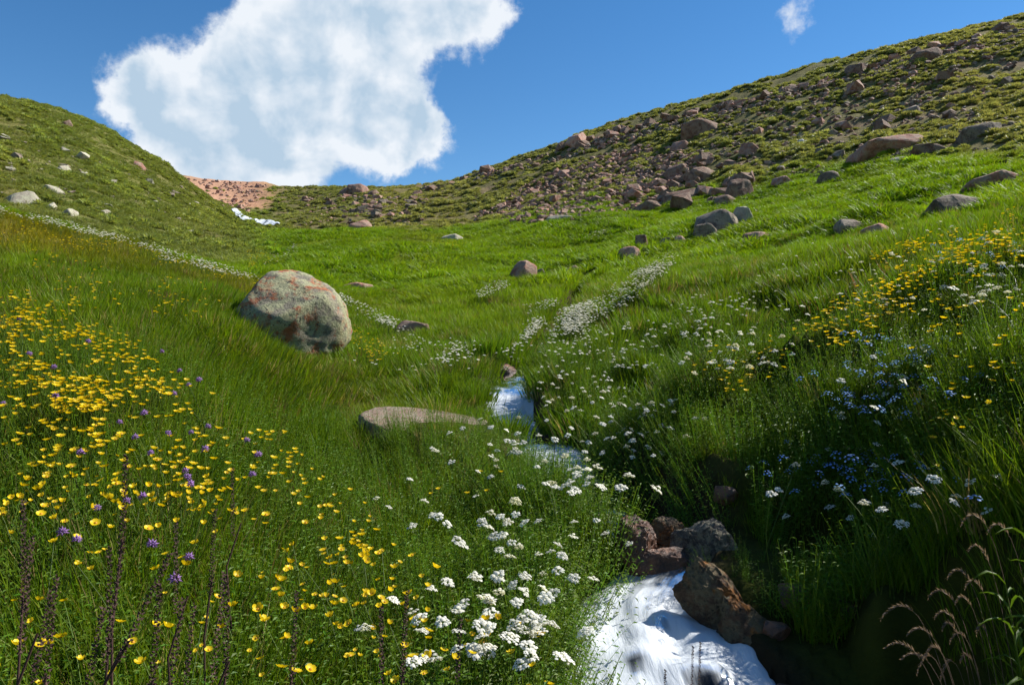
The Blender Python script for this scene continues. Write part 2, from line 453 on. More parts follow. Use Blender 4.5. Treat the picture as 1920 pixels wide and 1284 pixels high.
def ground_mat():
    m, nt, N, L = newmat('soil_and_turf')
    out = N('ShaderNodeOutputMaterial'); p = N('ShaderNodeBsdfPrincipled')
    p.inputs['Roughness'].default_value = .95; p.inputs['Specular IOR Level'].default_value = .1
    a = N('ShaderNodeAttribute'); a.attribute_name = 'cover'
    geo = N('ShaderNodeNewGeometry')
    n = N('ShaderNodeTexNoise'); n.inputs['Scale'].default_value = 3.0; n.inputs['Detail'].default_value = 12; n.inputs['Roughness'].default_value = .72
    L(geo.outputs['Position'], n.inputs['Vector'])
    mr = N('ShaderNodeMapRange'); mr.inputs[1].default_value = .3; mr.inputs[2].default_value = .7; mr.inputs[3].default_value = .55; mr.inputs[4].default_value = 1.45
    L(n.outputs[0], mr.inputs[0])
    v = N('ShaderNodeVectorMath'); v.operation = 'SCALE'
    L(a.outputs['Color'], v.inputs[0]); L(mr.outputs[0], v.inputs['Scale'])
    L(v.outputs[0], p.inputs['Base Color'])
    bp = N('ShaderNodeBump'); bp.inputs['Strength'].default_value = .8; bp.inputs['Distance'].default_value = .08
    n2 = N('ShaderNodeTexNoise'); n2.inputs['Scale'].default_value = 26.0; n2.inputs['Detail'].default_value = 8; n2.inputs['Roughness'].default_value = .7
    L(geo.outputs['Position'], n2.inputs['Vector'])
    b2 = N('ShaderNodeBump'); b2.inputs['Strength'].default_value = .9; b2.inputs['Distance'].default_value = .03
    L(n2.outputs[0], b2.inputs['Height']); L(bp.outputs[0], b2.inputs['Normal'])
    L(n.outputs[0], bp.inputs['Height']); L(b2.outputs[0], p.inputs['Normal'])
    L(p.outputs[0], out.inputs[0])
    return m

def rock_mat(name, base, dark, lichen=None, spots=None, rust=None, scale=1.0, bump=.5, wet=0.0):
    m, nt, N, L = newmat(name)
    out = N('ShaderNodeOutputMaterial'); p = N('ShaderNodeBsdfPrincipled')
    p.inputs['Roughness'].default_value = .85 - .55 * wet
    p.inputs['Specular IOR Level'].default_value = .25 + .3 * wet
    geo = N('ShaderNodeNewGeometry'); oi = N('ShaderNodeObjectInfo')
    def nz(s, d, r, off):
        ad = N('ShaderNodeVectorMath'); ad.operation = 'ADD'; ad.inputs[1].default_value = (off, off * .7, off * 1.3)
        L(geo.outputs['Position'], ad.inputs[0])
        n = N('ShaderNodeTexNoise'); n.inputs['Scale'].default_value = s * scale; n.inputs['Detail'].default_value = d; n.inputs['Roughness'].default_value = r
        L(ad.outputs[0], n.inputs['Vector']); return n.outputs[0]
    def sm(x, lo, hi, to=1.0):
        n = N('ShaderNodeMapRange'); n.interpolation_type = 'SMOOTHSTEP'
        n.inputs[1].default_value = lo; n.inputs[2].default_value = hi; n.inputs[4].default_value = to
        L(x, n.inputs[0]); return n.outputs[0]
    def mx(f, a, b):
        n = N('ShaderNodeMix'); n.data_type = 'RGBA'
        L(f, n.inputs['Factor'])
        for k, c in (('A', a), ('B', b)):
            if isinstance(c, tuple): n.inputs[k].default_value = (*c, 1)
            else: L(c, n.inputs[k])
        return n.outputs['Result']
    grain = nz(22, 8, .7, 0)
    col = mx(sm(nz(5, 8, .65, 3), .36, .64), base, dark)
    if rust: col = mx(sm(nz(2.6, 7, .62, 9), .47, .56, .9), col, rust)
    if lichen: col = mx(sm(nz(4.2, 9, .7, 21), .43, .55, .9), col, lichen)
    if spots: col = mx(sm(nz(16, 5, .6, 33), .58, .66, .85), col, spots)
    sc_ = N('ShaderNodeMapRange'); sc_.inputs[1].default_value = .3; sc_.inputs[2].default_value = .7; sc_.inputs[3].default_value = .7; sc_.inputs[4].default_value = 1.25
    L(grain, sc_.inputs[0])
    ro = N('ShaderNodeMapRange'); ro.inputs[3].default_value = .8; ro.inputs[4].default_value = 1.2
    L(oi.outputs['Random'], ro.inputs[0])
    mm = N('ShaderNodeMath'); mm.operation = 'MULTIPLY'; L(sc_.outputs[0], mm.inputs[0]); L(ro.outputs[0], mm.inputs[1])
    v = N('ShaderNodeVectorMath'); v.operation = 'SCALE'; L(col, v.inputs[0]); L(mm.outputs[0], v.inputs['Scale'])
    L(v.outputs[0], p.inputs['Base Color'])
    b = N('ShaderNodeBump'); b.inputs['Strength'].default_value = bump; b.inputs['Distance'].default_value = .05 if scale < 1.5 else .022
    ad = N('ShaderNodeMath'); ad.operation = 'ADD'; L(grain, ad.inputs[0]); L(nz(6, 6, .6, 5), ad.inputs[1])
    L(ad.outputs[0], b.inputs['Height']); L(b.outputs[0], p.inputs['Normal'])
    L(p.outputs[0], out.inputs[0])
    return m

def petal_mat(name, color, translucency=.3, rough=.45, vary=.12):
    return leaf_mat(name, color, translucency, rough, .3, False, vary)

def water_mat():
    m, nt, N, L = newmat('stream_water')
    out = N('ShaderNodeOutputMaterial')
    a = N('ShaderNodeAttribute'); a.attribute_name = 'foam'
    uv = N('ShaderNodeAttribute'); uv.attribute_name = 'flow'
    mp = N('ShaderNodeVectorMath'); mp.operation = 'MULTIPLY'; mp.inputs[1].default_value = (30.0, 6.0, 1.0)
    L(uv.outputs['Vector'], mp.inputs[0])
    n = N('ShaderNodeTexNoise'); n.inputs['Scale'].default_value = 1.0; n.inputs['Detail'].default_value = 6; n.inputs['Roughness'].default_value = .6; n.inputs['Distortion'].default_value = .35
    L(mp.outputs[0], n.inputs['Vector'])
    ma = N('ShaderNodeMath'); ma.operation = 'MULTIPLY_ADD'; ma.inputs[1].default_value = 1.5; ma.inputs[2].default_value = -.75
    L(n.outputs[0], ma.inputs[0])
    fm = N('ShaderNodeMath'); fm.operation = 'MULTIPLY'; L(ma.outputs[0], fm.inputs[0]); L(a.outputs['Fac'], fm.inputs[1])
    ad = N('ShaderNodeMath'); ad.operation = 'ADD'; L(a.outputs['Fac'], ad.inputs[0]); L(fm.outputs[0], ad.inputs[1])
    mr = N('ShaderNodeMapRange'); mr.interpolation_type = 'SMOOTHSTEP'; mr.inputs[1].default_value = .18; mr.inputs[2].default_value = .85
    L(ad.outputs[0], mr.inputs[0])
    w = N('ShaderNodeBsdfPrincipled')
    w.inputs['Base Color'].default_value = (.45, .50, .48, 1); w.inputs['Transmission Weight'].default_value = 1.0
    w.inputs['Roughness'].default_value = .06; w.inputs['IOR'].default_value = 1.33
    f = N('ShaderNodeBsdfPrincipled')
    f.inputs['Base Color'].default_value = (.55, .59, .63, 1); f.inputs['Roughness'].default_value = .5
    f.inputs['Subsurface Weight'].default_value = .35; f.inputs['Subsurface Radius'].default_value = (.03, .03, .035); f.inputs['Subsurface Scale'].default_value = 1.0
    bp = N('ShaderNodeBump'); bp.inputs['Strength'].default_value = .35; bp.inputs['Distance'].default_value = .025
    L(n.outputs[0], bp.inputs['Height']); L(bp.outputs[0], f.inputs['Normal'])
    bw = N('ShaderNodeBump'); bw.inputs['Strength'].default_value = .12; bw.inputs['Distance'].default_value = .02
    L(n.outputs[0], bw.inputs['Height']); L(bw.outputs[0], w.inputs['Normal'])
    mx = N('ShaderNodeMixShader'); L(mr.outputs[0], mx.inputs[0]); L(w.outputs[0], mx.inputs[1]); L(f.outputs[0], mx.inputs[2])
    L(mx.outputs[0], out.inputs[0])
    return m

M_GROUND = ground_mat()
M_GRASS = leaf_mat('meadow_blades', instancer=True)
M_STEM = leaf_mat('green_stem', (.075, .16, .015), .2)
M_LEAF = leaf_mat('green_leaf', (.08, .19, .012), .35)
M_YEL = petal_mat('yellow_petal', (.86, .74, .012), .35)
M_YELC = petal_mat('yellow_centre', (.55, .33, .01), .1)
M_WHITE = petal_mat('white_floret', (.80, .80, .70), .25, .6)
M_PURP = petal_mat('purple_floret', (.36, .17, .46), .25, .6)
M_BLUE = petal_mat('blue_floret', (.20, .29, .80), .25, .6)
M_STALK = petal_mat('brown_stalk', (.12, .075, .055), .2, .8, .3)
M_HEAD = petal_mat('straw_seed_head', (.26, .20, .14), .35, .7, .25)
M_WATER = water_mat()
M_R = {
    'boulder': rock_mat('lichened_boulder', (.30, .26, .19), (.17, .155, .12), (.34, .34, .20), (.04, .04, .04), (.36, .11, .045), 1.8, 1.0),
    'pink': rock_mat('pink_rock', (.40, .195, .14), (.22, .105, .075), (.34, .24, .18), None, None, 1.0),
    'grey': rock_mat('grey_rock', (.21, .15, .115), (.10, .075, .06), (.25, .21, .155), (.05, .05, .045), None, 1.0),
    'pale': rock_mat('pale_stone', (.36, .32, .25), (.25, .22, .17), (.36, .35, .25), None, None, 1.0),
    'white': rock_mat('white_stone', (.66, .63, .58), (.52, .48, .44), None, None, None, 1.0),
    'brown': rock_mat('brown_rock', (.20, .105, .07), (.105, .06, .042), (.23, .165, .12), (.05, .04, .035), None, 1.0),
    'wet': rock_mat('wet_red_rock', (.17, .075, .04), (.06, .035, .025), None, (.03, .02, .02), None, 3.0, .6, .7),
    'moss': rock_mat('mossy_orange_rock', (.15, .085, .045), (.07, .045, .03), (.17, .14, .08), (.03, .025, .02), (.34, .13, .025), 3.5, .9, .15),
    'mottled': rock_mat('mottled_grey_rock', (.17, .145, .12), (.07, .06, .05), (.27, .25, .18), (.02, .02, .02), None, 7.0, 1.0, .1),
    'slab': rock_mat('pale_slab', (.31, .205, .15), (.21, .135, .10), (.30, .255, .18), (.09, .075, .06), None, 4.0, .9),
}

# ------------------------------------------------------------------ object helpers
def tag(o, label=None, cat=None, group=None, kind=None):
    if label: o['label'] = label
    if cat: o['category'] = cat
    if group: o['group'] = group
    if kind: o['kind'] = kind
    return o

def mesh_from(name, V, Fc, mats=(), mi=None, smooth=True, blade=None):
    me = bpy.data.meshes.new(name)
    me.from_pydata([tuple(v) for v in V], [], [tuple(f) for f in Fc])
    for m in mats: me.materials.append(m)
    if mi is not None: me.polygons.foreach_set('material_index', np.asarray(mi, np.int32))
    if smooth: me.polygons.foreach_set('use_smooth', np.ones(len(me.polygons), bool))
    if blade is not None:
        a = me.attributes.new('blade', 'FLOAT', 'POINT'); a.data.foreach_set('value', np.asarray(blade, np.float32))
    me.update()
    return me

def ob(name, me, parent=None, loc=(0, 0, 0), rot=(0, 0, 0), scale=(1, 1, 1), link=True):
    o = bpy.data.objects.new(name, me)
    if link: COL.objects.link(o)
    o.parent = parent
    o.location = loc; o.rotation_euler = rot; o.scale = scale
    return o

# ------------------------------------------------------------------ ground sheets
def build_ground():
    nt_, nr_ = GX.shape
    V = np.stack([GX, GY, GZ], -1).reshape(-1, 3)
    i, j = np.meshgrid(np.arange(nt_ - 1), np.arange(nr_ - 1), indexing='ij')
    a = (i * nr_ + j).ravel()
    quads = np.stack([a, a + nr_, a + nr_ + 1, a + 1], 1)[:, ::-1]
    cx, cy = V[quads].mean(1)[:, 0], V[quads].mean(1)[:, 1]
    px, r, n, nb, left, dry, pink = zones(V[:, 0], V[:, 1])
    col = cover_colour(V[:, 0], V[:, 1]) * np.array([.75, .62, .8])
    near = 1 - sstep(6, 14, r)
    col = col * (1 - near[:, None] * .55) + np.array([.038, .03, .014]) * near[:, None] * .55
    bare = sstep(.15, .6, fbm(V[:, 0] / 1.7, V[:, 1] / 1.7, 4)) * np.maximum(dry, .35 * left)
    col = col * (1 - bare[:, None] * .6) + np.array([.25, .16, .11]) * bare[:, None] * .6
    sq = scree(V[:, 0], V[:, 1])[:, None]
    col = col * (1 - sq * .8) + np.array([.24, .145, .105]) * sq * .8
    col = col * (1 - pink[:, None]) + (np.array([.42, .24, .15]) + .06 * nb[:, None]) * pink[:, None]
    d, wz, hw, side = stream_near(V[:, 0], V[:, 1])
    wet = (1 - sstep(hw, hw + .22, d))[:, None]
    col = col * (1 - wet) + np.array([.045, .028, .018]) * wet
    zone = np.zeros(len(quads), int)
    cpx, cr, *_r = zones(cx, cy)
    cl, cd = _r[2], _r[3]
    zone[(cl > .5)] = 1
    zone[(cd > .5) & (cl <= .5)] = 2
    zone[(cr > 44) & (cpx > 330) & (cpx < 860) & (cl <= .5) & (np.abs(np.arctan2(cx, cy)) < .8)] = 3
    info = [('ground', 'green flowering meadow floor on both sides of the stream', 'meadow'),
            ('hillside_left', 'smooth green hillside with pale stones rising at the left', 'hillside'),
            ('hillside_right', 'long rocky brown green hillside climbing to the right', 'hillside'),
            ('hillside_valley_head', 'distant saddle with pink scree between the two hillsides', 'hillside')]
    for z, (nm, lab, cat) in enumerate(info):
        q = quads[zone == z]
        used, inv = np.unique(q, return_inverse=True)
        me = bpy.data.meshes.new(nm)
        me.from_pydata(V[used].tolist(), [], inv.reshape(-1, 4).tolist())
        me.materials.append(M_GROUND)
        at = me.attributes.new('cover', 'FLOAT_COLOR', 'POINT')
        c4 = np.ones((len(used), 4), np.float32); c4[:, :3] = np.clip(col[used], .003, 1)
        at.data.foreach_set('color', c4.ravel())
        me.polygons.foreach_set('use_smooth', np.ones(len(me.polygons), bool))
        me.update()
        tag(ob(nm, me), lab, cat, kind='structure')
build_ground()

# ------------------------------------------------------------------ stream
def build_stream():
    NA = 29
    P = SP
    n = len(P)
    tan = np.gradient(P[:, :2], axis=0)
    tan /= np.linalg.norm(tan, axis=1, keepdims=True)
    nor = np.stack([-tan[:, 1], tan[:, 0]], 1)
    t = np.linspace(-1, 1, NA)
    W = (P[:, 3] + .05)[:, None] * t[None]
    X = P[:, 0][:, None] + nor[:, 0][:, None] * W
    Y = P[:, 1][:, None] + nor[:, 1][:, None] * W
    foam = P[:, 4][:, None] * np.ones_like(W)
    S = ST[:, None] * np.ones_like(W)
    lump = fbm(W / .10 + 3, S / .14, 3) * .032 + fbm(W / .03, S / .30 + 9, 2) * .006
    Z = P[:, 2][:, None] + foam * (lump + .012 * (1 - t[None] ** 2)) + (1 - foam) * fbm(W / .08, S / .08, 2) * .004
    # water parts round the two drowned stones of the lowest cascade
    for xs, ys, rad, hh in [(.345, 2.14, .055, .03), (.52, 2.04, .09, .05), (.47, 2.33, .035, .02)]:
        g = np.exp(-((X - xs) ** 2 + (Y - ys) ** 2) / rad ** 2)
        Z = Z + g * hh
        foam = foam - .75 * np.exp(-((X - xs) ** 2 + (Y - (ys - rad * .55)) ** 2) / (rad * .75) ** 2)
    edge = 1 - sstep(.78, 1.0, np.abs(t))[None]
    foam = foam * (.55 + .45 * edge)
    foam = np.clip(foam + .25 * fbm(W / .12 + 50, S / .5, 3) * P[:, 4][:, None], 0, 1.1)
    V = np.stack([X, Y, Z], -1).reshape(-1, 3)
    i, j = np.meshgrid(np.arange(n - 1), np.arange(NA - 1), indexing='ij')
    a = (i * NA + j).ravel()
    q = np.stack([a, a + 1, a + NA + 1, a + NA], 1)
    me = mesh_from('stream', V, q, [M_WATER])
    at = me.attributes.new('foam', 'FLOAT', 'POINT'); at.data.foreach_set('value', foam.ravel().astype(np.float32))
    fl = me.attributes.new('flow', 'FLOAT_VECTOR', 'POINT')
    fl.data.foreach_set('vector', np.stack([W, S, 0 * W], -1).ravel().astype(np.float32))
    tag(ob('stream', me), 'narrow white mountain stream tumbling down between the flowery banks', 'stream', kind='structure')
build_stream()

# ------------------------------------------------------------------ rocks
_ICO = {}
def ico(sub):
    if sub not in _ICO:
        bm = bmesh.new(); bmesh.ops.create_icosphere(bm, subdivisions=sub, radius=1.0)
        bm.verts.ensure_lookup_table()
        _ICO[sub] = (np.array([v.co[:] for v in bm.verts]), [[v.index for v in f.verts] for f in bm.faces])
        bm.free()
    return _ICO[sub]

def noise3(P, s, seed):
    return (fbm(P[:, 0] * s + seed * 3.7, P[:, 1] * s + seed, 4) + fbm(P[:, 1] * s + 20 + seed, P[:, 2] * s + seed * 1.9, 4)
            + fbm(P[:, 2] * s + 40 + seed * 2.3, P[:, 0] * s + seed, 4)) / 3

def rock_mesh(name, mat, seed, sub=3, cuts=13, depth=(.42, .78), rough=.07, extra=(), round_=False):
    V, Fc = ico(sub)
    P = V.copy()
    rg = np.random.RandomState(seed)
    for k in range(cuts):
        nn = rg.normal(size=3); nn /= np.linalg.norm(nn)
        dd = rg.uniform(*depth)
        P -= np.maximum(P @ nn - dd, 0)[:, None] * nn[None] * (1.0 if not round_ else .6)
    for nn, dd in extra:
        nn = np.array(nn, float); nn /= np.linalg.norm(nn)
        P -= np.maximum(P @ nn - dd, 0)[:, None] * nn[None]
    P = P * (1 + rough * noise3(V, 1.6, seed))[:, None] * (1 + rough * .5 * noise3(V, 5.0, seed + 4))[:, None]
    if sub >= 4: P = P * (1 + rough * .35 * noise3(V, 13.0, seed + 8))[:, None]
    lo, hi = P.min(0), P.max(0)
    P = (P - (lo + hi) / 2) / ((hi - lo) / 2)            # fills -1..1 on every axis
    me = mesh_from(name, P, Fc, [mat], smooth=True)
    if not round_: me.set_sharp_from_angle(angle=math.radians(28))
    return me

def crag_mesh(name, mat, seed, npts=16, fine=True, rough=.05, cuts=3):
    rg_ = random.Random(seed)
    bm = bmesh.new()
    for k in range(npts):
        z = 1 - 2 * (k + .5) / npts; a = k * 2.39996 + rg_.uniform(-.5, .5); q = math.sqrt(1 - z * z)
        p = Vector((q * math.cos(a), q * math.sin(a), z)); m = max(abs(c) for c in p)
        bm.verts.new(p * (.45 + .55 / m) * rg_.uniform(.72, 1.08))
    r = bmesh.ops.convex_hull(bm, input=bm.verts)
    bmesh.ops.delete(bm, geom=[v for v in bm.verts if not v.link_faces], context='VERTS')
    if fine:
        bmesh.ops.bevel(bm, geom=list(bm.edges), offset=.06, offset_type='OFFSET', segments=1, profile=.6, affect='EDGES')
        bmesh.ops.subdivide_edges(bm, edges=list(bm.edges), cuts=cuts, use_grid_fill=True)
        bmesh.ops.triangulate(bm, faces=[f for f in bm.faces if len(f.verts) > 4])
    me = bpy.data.meshes.new(name)
    bm.to_mesh(me); bm.free()
    n = len(me.vertices); P = np.empty(n * 3); me.vertices.foreach_get('co', P); P = P.reshape(-1, 3)
    if fine: P = P * (1 + rough * 1.5 * noise3(P, 1.8, seed) + rough * noise3(P, 5.0, seed + 3) + rough * .6 * noise3(P, 12.0, seed + 5) + (rough * .5 * noise3(P, 26.0, seed + 6) if cuts > 4 else 0))[:, None]
    lo, hi = P.min(0), P.max(0)
    P = (P - (lo + hi) / 2) / ((hi - lo) / 2)
    me.vertices.foreach_set('co', P.ravel())
    me.materials.append(mat)
    if fine:
        me.polygons.foreach_set('use_smooth', np.ones(len(me.polygons), bool)); me.set_sharp_from_angle(angle=math.radians(32))
    me.update()
    return me

def place_rock(px, py, w, h, mat, label, seed, name='rock', cuts=13, bury=.5, depth=1.0, tilt=(0, 0, 0), sub=3, Y=None, rough=.07, extra=(), round_=False, group=None):
    """px, py: middle of the visible rock; w, h: its visible size, all as seen in the photograph"""
    if Y is None:
        x, y, z = (v[0] for v in hit(px, py + h * .42))
        if np.isnan(y):
            x, y, z = (v[0] for v in hit(px, py + h * 1.2 + 6))
    else:
        y = Y; x = (px - 960) / F * Y
    if y > 14:                               # hillside rocks sit deep in the turf
        bury += .5; py += h * .12; h *= .78; w *= .94
    W = w / F * y / 2; H = h / F * y / 2
    zc = (642 - py) / F * y
    D = W * depth
    y2 = y + D * .55
    k = y2 / y
    Hh = H * (1 + bury)
    me = rock_mesh(name, M_R[mat], seed, sub, cuts, rough=rough, extra=extra, round_=round_) if round_ else crag_mesh(name, M_R[mat], seed, 20 if w > 40 else 13, rough=.16 if mat in ('wet', 'moss', 'mottled') else .06, cuts=7 if mat in ('wet', 'moss', 'mottled') else 3)
    o = ob(name, me, loc=(x * k, y2, zc * k - H * bury), rot=tilt, scale=(W * k, D, Hh * k))
    return tag(o, label, 'rock', group)

BK = dict(name='boulder')
big = place_rock(541, 593, 234, 176, 'boulder', 'huge rounded boulder with orange and pale green lichen in the left meadow', 3, name='boulder', cuts=0, bury=.16, depth=.9, sub=5, Y=7.7, rough=.12, round_=True,
                 extra=[((-.62, -.5, -.6), .72), ((-.72, -.25, .60), .80), ((.15, -.75, .62), .84), ((.55, -.75, -.1), .84), ((.3, -.3, .9), .88)])
ROCKS = [
    # column, row, width, height, stone, label, options
    (822, 810, 310, 46, 'slab', 'broad flat pale slab half sunk in grass left of the stream', dict(tilt=(.06, .17, .05), cuts=0, extra=[((0, -.15, 1), .30), ((0, -1, .7), .7)], bury=.9, depth=.8, sub=4, Y=4.45, rough=.1, round_=True)),
    (776, 617, 70, 34, 'brown', 'dark rock with an orange right end below the white flower strip', dict()),
    (1190, 1003, 84, 66, 'wet', 'wet reddish rock at the left of the dark pool outlet', dict(Y=2.66, sub=4, depth=1.2, tilt=(0, .35, 0), rough=.2)),
    (1258, 1006, 78, 70, 'moss', 'small round orange brown rock in the middle of the pool outlet', dict(Y=2.78, sub=4, rough=.3)),
    (1352, 1032, 186, 112, 'mottled', 'mottled grey rock with white flowers at the right of the pool outlet', dict(Y=2.62, sub=4, depth=.8, rough=.28)),
    (1352, 1140, 210, 96, 'moss', 'orange brown lichened rock slanting down beside the top of the cascade', dict(Y=2.33, sub=4, depth=.36, tilt=(.1, .85, -.25), bury=.1)),
    (1418, 1205, 210, 96, 'moss', 'lower brown end of the slanting rocks beside the cascade', dict(Y=2.2, depth=.42, tilt=(.1, .75, -.25), bury=.2)),
    (1232, 1058, 120, 62, 'wet', 'dark wet rock face under the pool outlet behind the cascade', dict(Y=2.62, depth=.35, bury=.3)),
    (938, 700, 64, 40, 'wet', 'dark wet rock in the hollow above the upper waterfall', dict(Y=6.75, depth=1.0, bury=.3, round_=True, rough=.25, sub=4, cuts=4)),
    (900, 680, 30, 20, 'pink', 'small reddish rock at the grassy lip left of the dark hollow', dict(Y=6.9)),
    (1050, 838, 26, 26, 'wet', 'small wet stone splitting the second little waterfall', dict(Y=4.62)),
    (672, 535, 62, 18, 'pink', 'flat pink stone lying in the green hollow right of the big boulder', dict(depth=.8)),
    (847, 444, 46, 16, 'pale', 'flat pale stone at the foot of the valley head slope', dict()),
    (675, 419, 54, 24, 'pink', 'pale pink block with a dark underside below the saddle', dict()),
    (981, 509, 52, 42, 'pink', 'bright pink block among white flowers in the middle meadow', dict(cuts=7)),
    (1012, 508, 24, 16, 'grey', 'small grey stone just right of the bright pink block', dict()),
    (1074, 503, 36, 24, 'brown', 'brown stone with a lit right face right of the pink block', dict()),
    (1093, 484, 14, 14, 'brown', 'tiny dark stone above the brown stone in the middle meadow', dict()),
    (1180, 470, 50, 34, 'pink', 'pink wedge shaped rock leaning against a dark upright slab', dict()),
    (1206, 449, 26, 38, 'brown', 'dark upright slab standing beside the pink wedge rock', dict(tilt=(0, -.25, .2))),
    (1250, 443, 44, 28, 'grey', 'low grey rock left of the large grey outcrop', dict()),
    (1275, 446, 24, 18, 'pink', 'small rounded pink stone between the low grey rock and the outcrop', dict()),
    (1350, 408, 104, 56, 'grey', 'large grey lichened rock below the dark pointed one', dict(tilt=(0, -.35, 0), bury=.8)),
    (1382, 350, 58, 54, 'brown', 'tall dark pointed rock with a lit right edge', dict(cuts=8, tilt=(0, -.12, .3))),
    (1322, 428, 54, 34, 'grey', 'dark left foot of the large grey lichened rock', dict(bury=.6)),
    (1392, 398, 40, 44, 'pale', 'pale right shoulder of the large grey lichened rock', dict(bury=.6)),
    (1358, 372, 44, 26, 'brown', 'brown block wedged under the dark pointed rock', dict(bury=.6)),
    (1408, 330, 14, 36, 'pink', 'thin pink upright stone just right of the pointed rock', dict()),
    (1320, 322, 60, 34, 'brown', 'brown block of the ledge left of the pointed rock', dict()),
    (1270, 318, 54, 34, 'brown', 'dark block at the top left of the ledge', dict()),
    (1285, 362, 110, 26, 'brown', 'long dark shelf of the ledge above the green strip', dict(cuts=6, tilt=(0, -.2, 0))),
    (1215, 385, 70, 26, 'brown', 'dark lower end of the ledge near the red scree', dict(tilt=(0, -.2, 0))),
    (1406, 276, 42, 30, 'pink', 'pink angular block standing alone on the upper right slope', dict(cuts=7)),
    (1312, 238, 90, 38, 'brown', 'dark overhanging outcrop below the right skyline', dict(cuts=7, tilt=(0, -.2, 0))),
    (1276, 272, 46, 22, 'pink', 'pinkish rubble block under the dark outcrop', dict()),
    (1502, 265, 16, 18, 'white', 'small white stone on the upper right slope', dict()),
    (1672, 268, 148, 44, 'pink', 'long slab with lit top and dark front on the right slope', dict(sub=4, cuts=5, tilt=(0, -.16, 0), bury=.1)),
    (1735, 281, 72, 20, 'brown', 'flat brown stone to the right below the long slab', dict()),
    (1796, 296, 28, 10, 'white', 'flat white stone lying on green turf far right', dict()),
    (1683, 298, 30, 14, 'pale', 'small pale stone in the grass below the long slab', dict()),
    (1549, 331, 46, 32, 'grey', 'rounded dark grey boulder on the green edge below the long slab', dict(round_=True)),
    (1838, 242, 82, 38, 'grey', 'dark grey outcrop near the right edge of the slope', dict(tilt=(0, -.2, 0))),
    (1776, 239, 34, 18, 'grey', 'small grey rock between the long slab and the dark grey outcrop', dict()),
    (1642, 433, 70, 26, 'pink', 'flat pinkish grey rock in the lower right meadow', dict(tilt=(0, -.12, 0))),
    (1590, 425, 48, 30, 'grey', 'dark humped rock left of the flat pinkish grey one', dict()),
    (1782, 386, 92, 42, 'grey', 'broad reddish grey rock above the yellow flower band', dict(tilt=(0, -.1, 0))),
    (1856, 336, 118, 34, 'pink', 'long low stone strip near the right edge above the flowers', dict(tilt=(0, -.16, 0))),
    (1420, 441, 66, 18, 'pink', 'flat reddish stone patch in the bright green slope', dict()),
    (1463, 337, 38, 26, 'pink', 'reddish rock at the upper edge of the bright green slope', dict()),
    (1736, 103, 66, 30, 'brown', 'large dark block on the skyline of the right hill', dict(cuts=7)),
    (1712, 205, 46, 32, 'grey', 'grey rock high on the right slope above the long slab', dict()),
    (1560, 248, 30, 14, 'grey', 'low grey stone among tussocks left of the long slab', dict()),
    (652, 356, 40, 24, 'brown', 'dark left block of the outcrop on the saddle skyline', dict()),
    (672, 352, 44, 26, 'pink', 'pink block on top of the saddle outcrop', dict()),
    (700, 360, 26, 16, 'brown', 'small dark block at the right end of the saddle outcrop', dict()),
    (1048, 408, 60, 16, 'pale', 'flat pale stone at the foot of the scree', dict()),
    (40, 368, 84, 38, 'pale', 'largest weathered stone at the foot of the left hill', dict(bury=.9)),
    (100, 353, 42, 14, 'pale', 'long pale stone right above the largest weathered stone', dict(tilt=(0, .25, 0), bury=1.0)),
    (116, 313, 26, 18, 'pale', 'pale squarish stone in the middle of the left hill', dict(tilt=(0, .25, 0), bury=1.0)),
    (94, 384, 30, 16, 'pale', 'pale stone touching the right end of the largest weathered stone', dict()),
    (131, 396, 30, 18, 'pale', 'rounded pale stone close above the white flower line', dict()),
    (196, 396, 34, 14, 'pale', 'low pale stone furthest right of the row at the hill foot', dict(tilt=(0, .25, 0), bury=1.0)),
    (160, 326, 20, 12, 'pale', 'small pale stone right of the squarish one on the left hill', dict()),
    (222, 306, 26, 12, 'grey', 'dark stone with black shadow on the upper left hill', dict()),
    (258, 308, 30, 16, 'pink', 'pinkish stone near the left hill skyline', dict(tilt=(0, .4, 0))),
    (126, 230, 26, 14, 'brown', 'dark crag breaking the left hill skyline', dict()),
    (360, 435, 22, 12, 'pale', 'small pale stone low on the far right of the left hill', dict()),
]
for k, (px, py, w, h, mt, lab, opt) in enumerate(ROCKS):
    place_rock(px, py, w, h, mt, lab, 100 + k, **opt)

# loose stones: alike pieces share a few meshes
STONE = {}
for mt in ('pink', 'brown', 'grey', 'pale'):
    STONE[mt] = [crag_mesh('stone', M_R[mt], 500 + 7 * k + len(mt), 11, False) for k in range(6)]
rs = random.Random(21)
def stones(n, poly, mats, size, label, group, name='scree_stone', jitter=None, line=None, dy=(0, 0), flat=(.45, .9)):
    pts = []
    while len(pts) < n:
        if line is not None:
            t = rs.random() * (len(line) - 1); i = int(t); u = t - i
            px = line[i][0] * (1 - u) + line[i + 1][0] * u; py = line[i][1] * (1 - u) + line[i + 1][1] * u + rs.uniform(*dy)
        else:
            px = rs.uniform(min(p[0] for p in poly), max(p[0] for p in poly)); py = rs.uniform(min(p[1] for p in poly), max(p[1] for p in poly))
            if not inside(px, py, poly): continue
        pts.append((px, py))
    x, y, z = hit([p[0] for p in pts], [p[1] for p in pts])
    for a, b, c in zip(x, y, z):
        if math.isnan(b): continue
        s = rs.uniform(*size) * (1.6 if rs.random() < .12 else 1) / F * b / 2
        mt = rs.choice(mats)
        o = ob(name, rs.choice(STONE[mt]), loc=(a, b + s * .3, c + s * .25), rot=(rs.uniform(-.4, .4), rs.uniform(-.4, .4), rs.uniform(0, 6.28)), scale=(s, s * rs.uniform(.7, 1.2), s * rs.uniform(*flat)))
        tag(o, label, 'stone', group)
